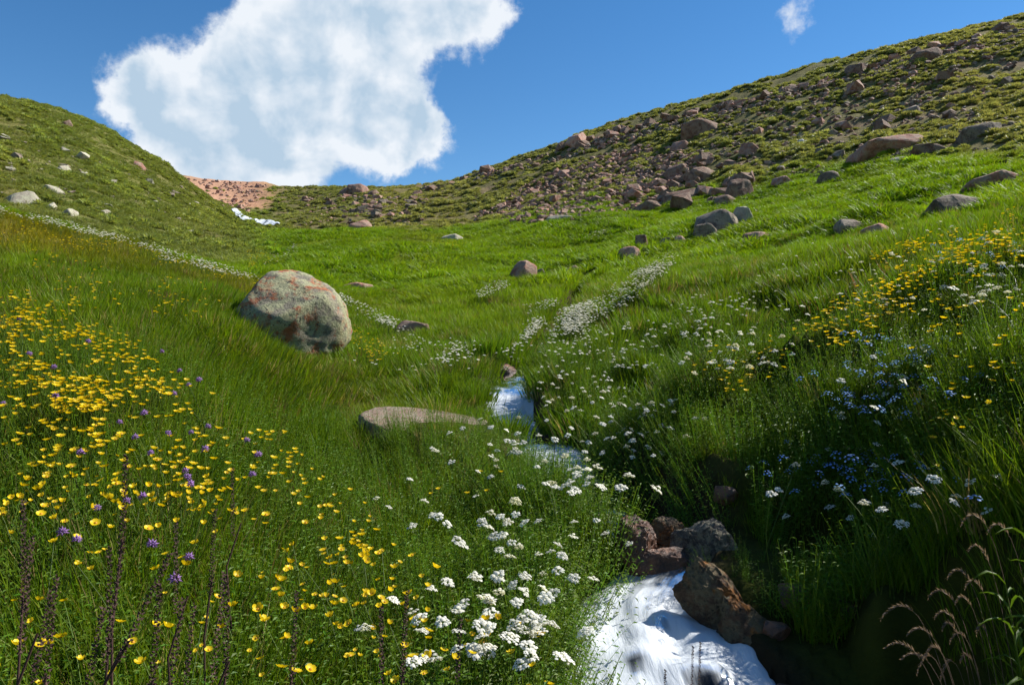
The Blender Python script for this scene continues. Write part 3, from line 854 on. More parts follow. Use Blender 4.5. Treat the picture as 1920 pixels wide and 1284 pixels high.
def inside(x, y, poly):
    c = False
    for (x1, y1), (x2, y2) in zip(poly, poly[1:] + poly[:1]):
        if (y1 > y) != (y2 > y) and x < (x2 - x1) * (y - y1) / (y2 - y1) + x1: c = not c
    return c
stones(130, [(910, 405), (1040, 330), (1200, 290), (1330, 300), (1240, 370), (1160, 400), (1000, 415)], ['pink', 'pink', 'brown'], (9, 24), 'small reddish stone in the scree on the right hillside', 'stones of the red scree')
stones(40, [(1215, 392), (1250, 305), (1400, 295), (1405, 360), (1300, 395)], ['brown', 'brown', 'pink'], (13, 32), 'dark brown block broken from the ledge beside the pointed rock', 'blocks of the dark ledge', name='ledge_block')
stones(75, None, ['brown', 'brown', 'pink'], (12, 30), 'loose stone along the skyline of the right hill', 'stones along the right skyline', name='skyline_stone', line=[(780, 362), (1000, 297), (1200, 237), (1400, 188), (1650, 118), (1915, 50)], dy=(0, 11))
stones(45, [(600, 372), (790, 372), (760, 410), (640, 405)], ['brown', 'grey', 'pink'], (9, 24), 'dark stone in the rubble below the saddle outcrop', 'stones below the saddle')
stones(50, [(1400, 215), (1900, 90), (1900, 220), (1560, 320), (1430, 320)], ['grey', 'brown', 'pink'], (10, 26), 'stone among dry tussocks on the upper right slope', 'stones on the upper right slope', name='slope_stone')
stones(26, [(0, 240), (120, 270), (300, 340), (430, 420), (200, 390), (0, 350)], ['pale', 'pale', 'grey'], (9, 20), 'small pale stone scattered over the left hill', 'small stones on the left hill', name='slope_stone', flat=(.3, .6))
stones(30, [(350, 336), (490, 348), (460, 400), (420, 390)], ['pink'], (6, 14), 'small pink stone in the distant pink scree', 'stones of the pink scree')

def rubble():
    P, S, K = [], [], []
    c = bpy.data.collections.new('rubble'); k = 0
    for mt in ('pink', 'brown', 'grey'):
        for me in STONE[mt][:3]:
            c.objects.link(bpy.data.objects.new('rubble_%02d' % k, me)); k += 1
    SOURCES['rubble'] = (c, k)
    lst = []
    for poly, n, mats, size in [([(880, 415), (1040, 320), (1200, 275), (1340, 290), (1240, 375), (1160, 405), (1000, 420)], 1500, (0, 6), (5, 15)),
                                ([(780, 366), (1000, 300), (1200, 240), (1400, 192), (1650, 122), (1919, 52), (1919, 80), (1650, 145), (1400, 210), (1000, 315)], 800, (0, 9), (4, 14)),
                                ([(1300, 230), (1900, 90), (1919, 230), (1560, 330), (1380, 330)], 1000, (0, 9), (4, 12)), ([(560, 368), (800, 368), (800, 430), (560, 425)], 260, (0, 9), (4, 11)),
                                ([(1400, 330), (1919, 250), (1919, 400), (1500, 450)], 60, (0, 9), (5, 12)), ([(340, 336), (500, 348), (470, 402), (420, 390)], 140, (0, 3), (3, 8)), ([(0, 210), (300, 320), (430, 420), (0, 380)], 80, (6, 9), (4, 9))]:
        xs = [p[0] for p in poly]; ys = [p[1] for p in poly]; m = 0
        while m < n:
            a, b = rs.uniform(min(xs), max(xs)), rs.uniform(min(ys), max(ys))
            if inside(a, b, poly): lst.append((a, b, rs.uniform(*size), rs.randrange(*mats))); m += 1
    x, y, z = hit([q[0] for q in lst], [q[1] for q in lst])
    ok = ~np.isnan(y)
    s = np.array([q[2] for q in lst]) / F * y / 2
    n = ok.sum(); g = np.random.RandomState(3)
    scatter('rubble', 'rubble', np.stack([x, y, z + s * .2], 1)[ok], g.uniform(-.5, .5, (n, 3)) * np.array([1, 1, 12]), (np.stack([s, s, s * .7], 1))[ok], np.ones((n, 3)), np.array([q[3] for q in lst])[ok],
            'fine broken stones strewn between the larger rocks of the hillsides', 'rubble')
for k, (x, y, w) in enumerate([(.78, 2.2, .07), (.88, 2.32, .10), (1.02, 2.25, .12), (.74, 1.98, .10), (.80, 1.72, .12), (.9, 1.5, .10), (1.04, 1.45, .11), (.72, 2.75, .10), (.84, 2.9, .09), (.70, 1.5, .09)]):
    o = ob('bank_stone', crag_mesh('bank_stone', M_R['wet'], 900 + k, 14, rough=.12), loc=(x, y, float(height(x, y)) + w * .1), rot=(0, 0, k * 1.3), scale=(w * .6, w * .5, w * .42))
    tag(o, 'dark wet stone at the edge of the shaded hollow right of the cascade', 'stone', 'stones round the shaded hollow')
# little white cascade far up the valley
def far_cascade():
    pts = [(444, 398), (452, 408), (466, 416), (486, 419), (505, 422), (520, 424)]
    V, Fc, fo, fl = [], [], [], []
    sx = np.linspace(0, len(pts) - 1, 26)
    for k, s in enumerate(sx):
        px = np.interp(s, range(len(pts)), [p[0] for p in pts]); py = np.interp(s, range(len(pts)), [p[1] for p in pts])
        x, y, z = (v[0] for v in hit(px, py))
        for j in range(5):
            t = (j - 2) / 2
            yy = y + t * .55 * (1 + .4 * math.sin(k * 1.7)); xx = x + t * .12
            V.append((xx, yy, float(height(xx, yy)) + .22 - .12 * abs(t) + .05 * math.sin(k * 2.3 + j)))
            fo.append(1.1 if (k % 7) != 5 else .3); fl.append((t * .3, s * .3, 0))
    for k in range(25):
        for j in range(4):
            a = k * 5 + j; Fc.append((a, a + 5, a + 6, a + 1))
    me = mesh_from('small_cascade', V, Fc, [M_WATER])
    me.attributes.new('foam', 'FLOAT', 'POINT').data.foreach_set('value', np.array(fo, np.float32))
    me.attributes.new('flow', 'FLOAT_VECTOR', 'POINT').data.foreach_set('vector', np.array(fl, np.float32).ravel())
    tag(ob('small_cascade', me), 'small white cascade at the foot of the distant pink scree', 'cascade')
far_cascade()

# ------------------------------------------------------------------ plants: shared pieces
def tuft(name, nb, h, w, spread, lean, seed, mat, curl=.35, segs=3):
    rg = random.Random(seed)
    V, Fc, B = [], [], []
    for b in range(nb):
        a = rg.uniform(0, 6.283); rad = spread * math.sqrt(rg.random())
        x0, y0 = math.cos(a) * rad, math.sin(a) * rad
        da = a + rg.uniform(-.9, .9)
        hh = h * rg.uniform(.55, 1.1); ln = lean * rg.uniform(.2, 1.2); cu = curl * rg.uniform(.2, 1.3)
        ww = w * rg.uniform(.7, 1.3) / 2
        fa = rg.uniform(0, 6.283); tx, ty = math.cos(fa), math.sin(fa)
        bl = rg.random(); base = len(V)
        for s in range(segs + 1):
            t = s / segs
            off = hh * (ln * t + cu * t * t)
            z = hh * t * (1 - .28 * cu * t)
            cx, cy = x0 + math.cos(da) * off, y0 + math.sin(da) * off
            k = ww * (1 - t ** 1.6)
            if s < segs:
                V += [(cx - tx * k, cy - ty * k, z - .01), (cx + tx * k, cy + ty * k, z - .01)]; B += [bl, bl]
            else:
                V.append((cx, cy, z)); B.append(bl)
        for s in range(segs - 1):
            i = base + 2 * s; Fc.append((i, i + 1, i + 3, i + 2))
        i = base + 2 * (segs - 1); Fc.append((i, i + 1, i + 2))
    return mesh_from(name, V, Fc, [mat], blade=B)

def leafy(name, stems, h, seed, mat, leaf=.022, n=9, spread=.05):
    rg = random.Random(seed)
    V, Fc, B = [], [], []
    def quad(p, d, s, wid, bl):
        i = len(V)
        side = d.cross(Vector((0, 0, 1))); side = side.normalized() if side.length > 1e-4 else Vector((1, 0, 0))
        V.extend([tuple(p), tuple(p + d * s * .5 + side * wid), tuple(p + d * s + Vector((0, 0, -s * .25))), tuple(p + d * s * .5 - side * wid)])
        B.extend([bl] * 4); Fc.append((i, i + 1, i + 2, i + 3))
    for s_ in range(stems):
        a = rg.uniform(0, 6.28); r = spread * math.sqrt(rg.random())
        p = Vector((math.cos(a) * r, math.sin(a) * r, 0)); ld = Vector((math.cos(a), math.sin(a), 0)) * rg.uniform(0, .35)
        hh = h * rg.uniform(.6, 1.1); bl = rg.random()
        i = len(V)
        top = p + Vector((0, 0, hh)) + ld * hh
        sd = Vector((math.sin(a), -math.cos(a), 0)) * .0016
        V.extend([tuple(p - sd), tuple(p + sd), tuple(top + sd * .5), tuple(top - sd * .5)]); B.extend([bl] * 4); Fc.append((i, i + 1, i + 2, i + 3))
        for k in range(n):
            t = (k + 1) / n
            q = p.lerp(top, t); aa = k * 2.4 + rg.uniform(-.4, .4)
            d = Vector((math.cos(aa), math.sin(aa), rg.uniform(.1, .7))).normalized()
            quad(q, d, leaf * rg.uniform(.7, 1.4) * (1.25 - .5 * t), leaf * .17, min(1, max(0, bl + rg.uniform(-.2, .2))))
    return mesh_from(name, V, Fc, [mat], blade=B, smooth=False)

SOURCES = {}
def source(key, meshes):
    c = bpy.data.collections.new(key)
    for k, me in enumerate(meshes):
        o = bpy.data.objects.new('%s_%02d' % (key, k), me); c.objects.link(o)
    SOURCES[key] = (c, len(meshes))

def scatter_group():
    g = bpy.data.node_groups.new('scatter_on_ground', 'GeometryNodeTree')
    g.interface.new_socket('Geometry', in_out='INPUT', socket_type='NodeSocketGeometry')
    g.interface.new_socket('Plants', in_out='INPUT', socket_type='NodeSocketCollection')
    g.interface.new_socket('Geometry', in_out='OUTPUT', socket_type='NodeSocketGeometry')
    N = g.nodes.new; L = g.links.new
    i = N('NodeGroupInput'); o = N('NodeGroupOutput')
    ci = N('GeometryNodeCollectionInfo'); ci.inputs['Separate Children'].default_value = True; ci.inputs['Reset Children'].default_value = True
    L(i.outputs['Plants'], ci.inputs['Collection'])
    ip = N('GeometryNodeInstanceOnPoints')
    L(i.outputs['Geometry'], ip.inputs['Points']); L(ci.outputs[0], ip.inputs['Instance'])
    ip.inputs['Pick Instance'].default_value = True
    def named(nm, typ):
        n = N('GeometryNodeInputNamedAttribute'); n.data_type = typ; n.inputs['Name'].default_value = nm
        return [s for s in n.outputs if s.enabled and s.name == 'Attribute'][0]
    L(named('pick', 'INT'), ip.inputs['Instance Index'])
    er = N('FunctionNodeEulerToRotation'); L(named('turn', 'FLOAT_VECTOR'), er.inputs[0]); L(er.outputs[0], ip.inputs['Rotation'])
    L(named('size', 'FLOAT_VECTOR'), ip.inputs['Scale'])
    L(ip.outputs[0], o.inputs[0])
    return g
SG = scatter_group()

def scatter(name, key, P, turn, size, tint, pick, label, cat):
    me = bpy.data.meshes.new(name)
    n = len(P)
    me.vertices.add(n)
    me.vertices.foreach_set('co', np.asarray(P, np.float32).ravel())
    def at(nm, typ, prop, v, dt=np.float32):
        me.attributes.new(nm, typ, 'POINT').data.foreach_set(prop, np.ascontiguousarray(v, dtype=dt).ravel())
    at('turn', 'FLOAT_VECTOR', 'vector', turn)
    at('size', 'FLOAT_VECTOR', 'vector', size)
    c4 = np.ones((n, 4)); c4[:, :3] = tint
    at('tint', 'FLOAT_COLOR', 'color', c4)
    at('pick', 'INT', 'value', pick, np.int32)
    me.update()
    o = ob(name, me)
    md = o.modifiers.new('scatter', 'NODES'); md.node_group = SG
    for it in SG.interface.items_tree:
        if it.name == 'Plants': md[it.identifier] = SOURCES[key][0]
    return tag(o, label, cat, kind='stuff')

def euler_from_normal(nrm, yaw, amount):
    """tilt towards the ground's normal by amount, with a free yaw"""
    n = nrm * amount + np.array([0, 0, 1.0]) * (1 - amount)
    n /= np.linalg.norm(n, axis=1, keepdims=True)
    # Rz(yaw) first, then tilt: R = T Rz; solved for XYZ euler
    c, s = np.cos(yaw), np.sin(yaw)
    zx, zy, zz = n.T
    # columns of tilt matrix that takes z to n (Rodrigues)
    k = 1 / (1 + zz)
    T = np.empty((len(n), 3, 3))
    T[:, 0, 0] = 1 - zx * zx * k; T[:, 0, 1] = -zx * zy * k; T[:, 0, 2] = zx
    T[:, 1, 0] = -zx * zy * k; T[:, 1, 1] = 1 - zy * zy * k; T[:, 1, 2] = zy
    T[:, 2, 0] = -zx; T[:, 2, 1] = -zy; T[:, 2, 2] = zz
    Rz = np.zeros_like(T); Rz[:, 0, 0] = c; Rz[:, 0, 1] = -s; Rz[:, 1, 0] = s; Rz[:, 1, 1] = c; Rz[:, 2, 2] = 1
    R = T @ Rz
    ey = -np.arcsin(np.clip(R[:, 2, 0], -1, 1))
    ex = np.arctan2(R[:, 2, 1], R[:, 2, 2]); ez = np.arctan2(R[:, 1, 0], R[:, 0, 0])
    return np.stack([ex, ey, ez], 1)

source('grass_near', [tuft('grass_near', 26, .235, .0052, .085, .16, 40 + k, M_GRASS, .30 + .1 * (k % 3), 4) for k in range(6)])
source('grass_mid', [tuft('grass_mid', 36, .165, .0090, .13, .22, 60 + k, M_GRASS, .35, 3) for k in range(5)])
source('grass_far', [tuft('grass_far', 46, .16, .020, .20, .45, 80 + k, M_GRASS, .55, 2) for k in range(5)])
def cushion(name, nb, h, w, seed, mat):
    rg_ = random.Random(seed); V, Fc, B = [], [], []
    for b in range(nb):
        a = b * 2.39996; t = (b + .5) / nb; z = 1 - t * .95; q = math.sqrt(max(0, 1 - z * z))
        d = Vector((math.cos(a) * q, math.sin(a) * q, z * .85 + .1)).normalized()
        L_ = h * rg_.uniform(.8, 1.2); sd = d.cross(Vector((rg_.uniform(-1, 1), rg_.uniform(-1, 1), rg_.uniform(-1, 1)))).normalized() * w * rg_.uniform(.7, 1.3); o = d * h * .25
        i = len(V); bl = rg_.random(); m = o + d * L_ * .62
        V += [tuple(o - sd * .6), tuple(o + sd * .6), tuple(m + sd), tuple(o + d * L_ + Vector((0, 0, -.05 * h))), tuple(m - sd)]; B += [bl] * 5
        Fc += [(i, i + 1, i + 2, i + 4), (i + 4, i + 2, i + 3)]
    return mesh_from(name, V, Fc, [mat], blade=B, smooth=False)
source('tussock', [cushion('tussock', 110, .27 + .03 * k, .030, 300 + k, M_GRASS) for k in range(3)] + [tuft('tussock', 60, .22, .034, .22, .65, 95 + k, M_GRASS, .6, 2) for k in range(2)])
source('herb', [leafy('herb', 9, .26, 120 + k, M_GRASS) for k in range(5)])

rg = np.random.RandomState(77)
def polar_points(n, r0, r1, th0, th1, power):
    u = rg.rand(n)
    r = (r0 ** power + u * (r1 ** power - r0 ** power)) ** (1 / power)
    th = rg.uniform(th0, th1, n)
    return np.sin(th) * r, np.cos(th) * r, r, th

LOW = [(-.50, 4.2, .5, .75), (.0, 5.2, .45, .35), (.15, 4.3, .35, .5), (-.05, 6.0, .4, .4), (-2.4, 7.15, .75, .7), (.72, 2.5, .25, .3), (.97, 1.8, .35, .5)]
def low(X, Y):
    k = np.ones_like(X)
    for x, y, r, f in LOW:
        k = np.minimum(k, f + (1 - f) * sstep(.55, 1.25, np.hypot(X - x, Y - y) / r))
    return k

def pits(X, Y):
    ok = np.ones(X.shape, bool)
    for px, py, Yc, rad, h in HUM:
        if h < 0 and Yc < 6: ok &= np.hypot(X - (px - 960) / F * Yc, Y - Yc) > rad * .75
    return ok

def clear_of(X, Y, margin):
    d, wz, hw, side = stream_near(X, Y)
    ok = d > hw + margin
    for o in [o for o in COL.objects if o.get('category') == 'rock' and o.location.length < 30]:
        ok &= ((X - o.location.x) / (o.scale.x * .82)) ** 2 + ((Y - o.location.y) / (o.scale.y * .82)) ** 2 > 1
    return ok

def straw(col):
    u = rg.rand(len(col))
    col = np.where((u < .05)[:, None], np.array([[.30, .24, .09]]), col)
    col = np.where(((u > .07) & (u < .095))[:, None], np.array([[.17, .10, .045]]), col)
    return np.where(((u > .12) & (u < .24))[:, None], col * np.array([[1.25, 1.15, 1.0]]), col)

def grass():
    # near blades
    n = 12500
    X, Y, r, th = polar_points(n, .95, 5.2, -1.5, 1.15, 1.0)
    k = clear_of(X, Y, .015) & ((normal(X, Y)[:, 2] > .55) | (X > 1.0)) & ~((((X - .95) / .20) ** 2 + ((Y - 1.8) / .36) ** 2) < 1) & ~(((X - .76) / .13) ** 2 + ((Y - 2.3) / .28) ** 2 < 1) & pits(X, Y)
    X, Y, r, th = X[k], Y[k], r[k], th[k]
    P = np.stack([X, Y, height(X, Y)], 1)
    nr = normal(X, Y)
    d, wz, hw, side = stream_near(X, Y)
    s = (.78 + .4 * rg.rand(len(X))) * (1 - .28 * sstep(2.5, 5.5, r))
    s *= .55 + .45 * sstep(.05, .45, d - hw)
    s *= np.where((side < 0) & (d < .9), .8, 1.0) * (1 - .38 * sstep(.1, .25, th) * sstep(2.2, 2.8, r))
    nz = fbm(X / .35, Y / .35, 3)
    s = s * low(X, Y)
    size = np.stack([s * 1.05, s * 1.05, s * (1 + .3 * nz)], 1)
    col = straw(cover_colour(X, Y) * (1 + .3 * nz[:, None]))
    scatter('meadow_grass', 'grass_near', P, euler_from_normal(nr, rg.uniform(0, 6.28, len(X)), .12), size, col, rg.randint(0, 6, len(X)),
            'tall fine green grass filling the flower meadow in front', 'grass')
    n = 28000
    X, Y, r, th = polar_points(n, 4.6, 15, -1.15, .95, 1.0)
    k = clear_of(X, Y, .02)
    X, Y, r = X[k], Y[k], r[k]
    nz = fbm(X / .6, Y / .6, 3)
    s = (.75 + .4 * rg.rand(len(X))) * (1 - .25 * sstep(6, 13, r))
    s = s * low(X, Y)
    size = np.stack([s * 1.1, s * 1.1, s * (1 + .35 * nz)], 1)
    scatter('meadow_grass', 'grass_mid', np.stack([X, Y, height(X, Y)], 1), euler_from_normal(normal(X, Y), rg.uniform(0, 6.28, len(X)), .12), size,
            straw(cover_colour(X, Y) * (1 + .3 * nz[:, None])), rg.randint(0, 5, len(X)), 'green grass round the big boulder and up both stream banks', 'grass')
    n = 48000
    X, Y, r, th = polar_points(n, 13, 64, -.8, .8, 1.2)
    px, rr, n_, nb, left, dry, pink = zones(X, Y)
    k = (rg.rand(n) > dry) & (pink < .3) & clear_of(X, Y, .02)
    X, Y, r = X[k], Y[k], r[k]
    nz = fbm(X / 1.3, Y / 1.3, 3)
    s = (.7 + .5 * rg.rand(len(X)))
    size = np.stack([s * 1.25, s * 1.25, s * (.9 + .4 * nz)], 1)
    scatter('meadow_grass', 'grass_far', np.stack([X, Y, height(X, Y)], 1), euler_from_normal(normal(X, Y), rg.uniform(0, 6.28, len(X)), .6), size,
            cover_colour(X, Y) * (1 + .2 * nz[:, None]), rg.randint(0, 5, len(X)), 'short bright green turf rolling up the valley floor', 'grass')
    n = 72000
    X, Y, r, th = polar_points(n, 24, 95, -.8, .8, 1.1)
    px, rr, n_, nb, left, dry, pink = zones(X, Y)
    clump = fbm(X / 1.0 + 9, Y / 1.0 + 4, 2)
    k = (rg.rand(n) < np.maximum(dry, left * (.45 + .5 * sstep(33, 42, r)))) & (rg.rand(n) > pink * .96) & (clump > -.14) & (rg.rand(n) > scree(X, Y) * .85)
    X, Y, r, clump = X[k], Y[k], r[k], clump[k]
    s = (.40 + .38 * rg.rand(len(X)) ** 2) * (.75 + .45 * sstep(-.2, .5, clump))
    size = np.stack([s * 1.25, s * 1.25, s], 1)
    scatter('hillside_tussocks', 'tussock', np.stack([X, Y, height(X, Y)], 1), euler_from_normal(normal(X, Y), rg.uniform(0, 6.28, len(X)), .5), size,
            cover_colour(X, Y) * (1 + .55 * clump[:, None]), rg.randint(0, 5, len(X)), 'dry olive tussocks covering the stony hillsides', 'tussocks')
    # leafy herbs along the banks
    X, Y = [], []
    for (x0, x1, y0, y1, cnt) in [(.02, .26, 1.7, 3.3, 230), (-.25, .12, 1.5, 2.6, 160), (.0, .12, 3.2, 3.9, 25), (.85, 1.3, 2.15, 2.7, 110), (1.0, 1.6, 2.4, 3.2, 110), (.35, .8, 4.6, 6.2, 170), (1.25, 1.75, 1.1, 1.7, 70), (.2, .5, 6.2, 8, 60)]:
        X.append(rg.uniform(x0, x1, cnt)); Y.append(rg.uniform(y0, y1, cnt))
    a_, b_, _r, _t = polar_points(2600, 1.0, 4.6, -.75, .25, 1.0)
    X.append(a_); Y.append(b_)
    a_, b_, _r, _t = polar_points(1500, 2.4, 6.5, .1, .75, 1.0)
    X.append(a_); Y.append(b_)
    X = np.concatenate(X); Y = np.concatenate(Y)
    k = clear_of(X, Y, .0) & pits(X, Y)
    X, Y = X[k], Y[k]
    s = rg.uniform(.45, 1.0, len(X)) * np.maximum(.4, low(X, Y))
    col = np.array([.075, .155, .010])[None] * (1 + .3 * rg.rand(len(X), 1)) + np.array([.03, .02, 0])[None] * rg.rand(len(X), 1)
    scatter('bank_herbs', 'herb', np.stack([X, Y, height(X, Y)], 1), euler_from_normal(normal(X, Y), rg.uniform(0, 6.28, len(X)), .4), np.stack([s, s, s], 1), col,
            rg.randint(0, 5, len(X)), 'leafy green herbs crowding the stream banks and mixed into the meadow', 'herbs')
grass()
rubble()
# ------------------------------------------------------------------ flowers
exec_flowers = True
def tube(V, Fc, pts, r0, r1, sides=3):
    base = len(V)
    n = len(pts)
    for k, p in enumerate(pts):
        r = r0 + (r1 - r0) * k / (n - 1)
        for s in range(sides):
            a = 6.283 * s / sides
            V.append((p[0] + math.cos(a) * r, p[1] + math.sin(a) * r, p[2]))
    for k in range(n - 1):
        for s in range(sides):
            a = base + k * sides + s; b = base + k * sides + (s + 1) % sides
            Fc.append((a, b, b + sides, a + sides))

def unit_stem(seed, lean):
    rg_ = random.Random(seed)
    V, Fc = [], []
    pts = [(lean * t * t, .02 * math.sin(t * 3 + seed), t) for t in [0, .2, .4, .6, .8, 1.0]]
    tube(V, Fc, pts, .0016, .0009)
    return V, Fc, pts

def petal_geo(length, width, cup, ang):
    pts = []
    for u, w in ((0, .25), (.45, .85), (.8, 1.0), (1.0, .55)):
        for s in (-1, 0, 1):
            rr = length * (u - (.06 if s else 0) * u); z = length * cup * u * u + (.10 * length * (s * s) * w)
            lx, ly = rr, s * width * w * .5
            pts.append((lx * math.cos(ang) - ly * math.sin(ang), lx * math.sin(ang) + ly * math.cos(ang), z))
    fc = []
    for k in range(3):
        for s in range(2):
            i = k * 3 + s; fc.append((i, i + 1, i + 4, i + 3))
    return pts, fc

def dome_geo(r, h, n=7, zc=0.0):
    V = [(0, 0, zc + h)]; Fc = []
    for lv, (rr, zz) in enumerate(((.6, .8), (1.0, .25))):
        for s in range(n):
            a = 6.283 * s / n; V.append((math.cos(a) * r * rr, math.sin(a) * r * rr, zc + h * zz))
    for s in range(n):
        Fc.append((0, 1 + s, 1 + (s + 1) % n)); Fc.append((1 + s, 1 + n + s, 1 + n + (s + 1) % n, 1 + (s + 1) % n))
    return V, Fc

def cluster_geo(n, radius, flat, fr, seed, globe=False):
    """many tiny florets over a dome (umbel) or a globe"""
    rg_ = random.Random(seed)
    V, Fc = [], []
    for k in range(n):
        a = k * 2.39996; t = math.sqrt((k + .5) / n)
        if globe:
            zc = 1 - 1.6 * (k + .5) / n; rr = math.sqrt(max(0, 1 - zc * zc))
            c = Vector((math.cos(a) * rr, math.sin(a) * rr, zc)); p = c * radius; nn = c
        else:
            p = Vector((math.cos(a) * t * radius, math.sin(a) * t * radius, flat * radius * (1 - t * t) + rg_.uniform(-.08, .08) * radius))
            nn = Vector((math.cos(a) * t * .6, math.sin(a) * t * .6, 1)).normalized()
        t1 = nn.orthogonal().normalized(); t2 = nn.cross(t1)
        i = len(V); f = fr * rg_.uniform(.8, 1.25)
        V.append(tuple(p + nn * f * (1.7 if globe else .45)))
        for s in range(5):
            aa = 6.283 * s / 5 + k
            V.append(tuple(p + (t1 * math.cos(aa) + t2 * math.sin(aa)) * f * (.5 if globe else 1)))
        for s in range(5): Fc.append((i, i + 1 + s, i + 1 + (s + 1) % 5))
    return V, Fc

def join(parts):
    V, Fc, mi = [], [], []
    for (v, f, m) in parts:
        o = len(V); V += v; Fc += [tuple(i + o for i in q) for q in f]; mi += [m] * len(f)
    return V, Fc, mi

STEMS = []
for k in range(5):
    V, Fc, pts = unit_stem(k, [.05, .12, -.08, .18, -.14][k])
    STEMS.append((mesh_from('stem', V, Fc, [M_STEM]), pts[-1]))
PETALS = [mesh_from('petal', *petal_geo(.0125, .0125, .42, 0), [M_YEL]) for k in range(2)]
PETALS[1] = mesh_from('petal', *petal_geo(.0135, .012, .75, 0), [M_YEL])
CENTRE = mesh_from('flower_centre', *dome_geo(.0042, .0042), [M_YELC])
BUTTER = []
for k, (ln, wd, cup) in enumerate(((.0125, .0125, .35), (.013, .012, .75), (.0115, .012, 1.0))):
    parts = []
    for s in range(5):
        v, f = petal_geo(ln, wd, cup, 6.283 * s / 5); parts.append((v, f, 0))
    v, f = dome_geo(.0042, .0042); parts.append((v, f, 1))
    V, Fc, mi = join(parts)
    BUTTER.append(mesh_from('flower', V, Fc, [M_YEL, M_YELC], mi))
def umbel_geo(seed):
    rg_ = random.Random(seed); parts = []
    for k in range(7):
        a = k * 1.05 + rg_.uniform(-.2, .2); rr = 0 if k == 6 else .0088 * rg_.uniform(.8, 1.2)
        v, f = cluster_geo(7, .0048 * rg_.uniform(.75, 1.2), .7, .0023, seed * 9 + k)
        o = Vector((math.cos(a) * rr, math.sin(a) * rr, (.0055 if k == 6 else 0) + rg_.uniform(-.002, .002)))
        parts.append(([tuple(Vector(p) + o) for p in v], f, 0))
        i = [tuple(o * .9 + Vector((0, 0, -.002))), (0, 0, -.016), (.0008, .0008, -.016)]
        parts.append((i, [(0, 1, 2)], 1))
    return join(parts)
UMBEL = []
for k in range(4):
    V, Fc, mi = umbel_geo(k); UMBEL.append(mesh_from('flower_head', V, Fc, [M_WHITE, M_STEM], mi))
GLOBE = [mesh_from('flower_head', *cluster_geo(20, .0075, 1, .0058, 30 + k, True), [M_PURP]) for k in range(2)]
BLUE = [mesh_from('flower_head', *cluster_geo(9, .017, .7, .0036, 50 + k), [M_BLUE]) for k in range(3)]
def leaf_mesh(name, length, width, n, seed, z0=.1, z1=.7):
    rg_ = random.Random(seed); V, Fc = [], []
    for k in range(n):
        a = rg_.uniform(0, 6.28); z = z0 + (z1 - z0) * k / n
        d = Vector((math.cos(a), math.sin(a), .6)).normalized(); s = Vector((-math.sin(a), math.cos(a), 0)); L_ = length * rg_.uniform(.7, 1.2)
        p = Vector((0, 0, z)); i = len(V)
        V += [tuple(p), tuple(p + d * L_ * .5 + s * width), tuple(p + d * L_ + Vector((0, 0, -L_ * .3))), tuple(p + d * L_ * .5 - s * width)]
        Fc.append((i, i + 1, i + 2, i + 3))
    return mesh_from(name, V, Fc, [M_LEAF], smooth=False)
LEAVES = [leaf_mesh('leaf', .05, .006, 1, k, .2 + .12 * k, .9) for k in range(4)]

fr = random.Random(404)
def in_zone(poly, n, hrange):
    xs = [p[0] for p in poly]; ys = [p[1] for p in poly]; o = []
    while len(o) < n:
        x, y = fr.uniform(min(xs), max(xs)), fr.uniform(min(ys), max(ys))
        if inside(x, y, poly) and fr.random() < .12 + .88 * float(sstep(-.25, .45, fbm(np.array(x / 45.), np.array(y / 30.), 3))): o.append((x, y, fr.uniform(*hrange)))
    return o

def heads_to_spots(lst):
    if not lst: return []
    px = np.array([p[0] for p in lst]); py = np.array([p[1] for p in lst]); h = np.array([p[2] for p in lst])
    x, y, z = hit(px, py, h)
    d, wz, hw, side = stream_near(np.nan_to_num(x), np.nan_to_num(y))
    out = []
    for k in range(len(lst)):
        if math.isnan(y[k]) or d[k] < hw[k] + .01 or y[k] < .95: continue
        # the plant is as tall as the line of sight over its root asks for
        hh = (642 - py[k]) / F * y[k] - z[k]
        if hh < .05 or hh > .6: hh = h[k]
        out.append((x[k], y[k], z[k], hh))
    return out

def flower_thing(name, spot, head_meshes, label, cat, group, s=1.0, detailed=False, leaf=True, tilt=.55):
    x, y, z, h = spot
    sm, top = fr.choice(STEMS)
    root = ob(name, None, loc=(x, y, z), rot=(0, 0, fr.uniform(0, 6.28)))
    root.empty_display_size = .05
    tag(root, label, cat, group)
    thick = max(1.0, y / 2.2)
    ob('stem', sm, root, scale=(h * 0 + thick * 1.0, thick, h), loc=(0, 0, 0))
    tp = (top[0] * thick, top[1] * thick, h)
    rot = (fr.uniform(-tilt, tilt), fr.uniform(-tilt, tilt), fr.uniform(0, 6.28))
    if detailed:
        fl = ob('flower', CENTRE, root, loc=tp, rot=rot, scale=(s, s, s))
        pm = fr.choice(PETALS)
        for k in range(5): ob('petal', pm, fl, rot=(0, 0, 6.283 * k / 5))
    else:
        ob('flower_head', fr.choice(head_meshes), root, loc=tp, rot=rot, scale=(s, s, s))
    if leaf and y < 2.0:
        for lm in fr.sample(LEAVES, 2): ob('leaf', lm, root, scale=(1, 1, h))
    return root

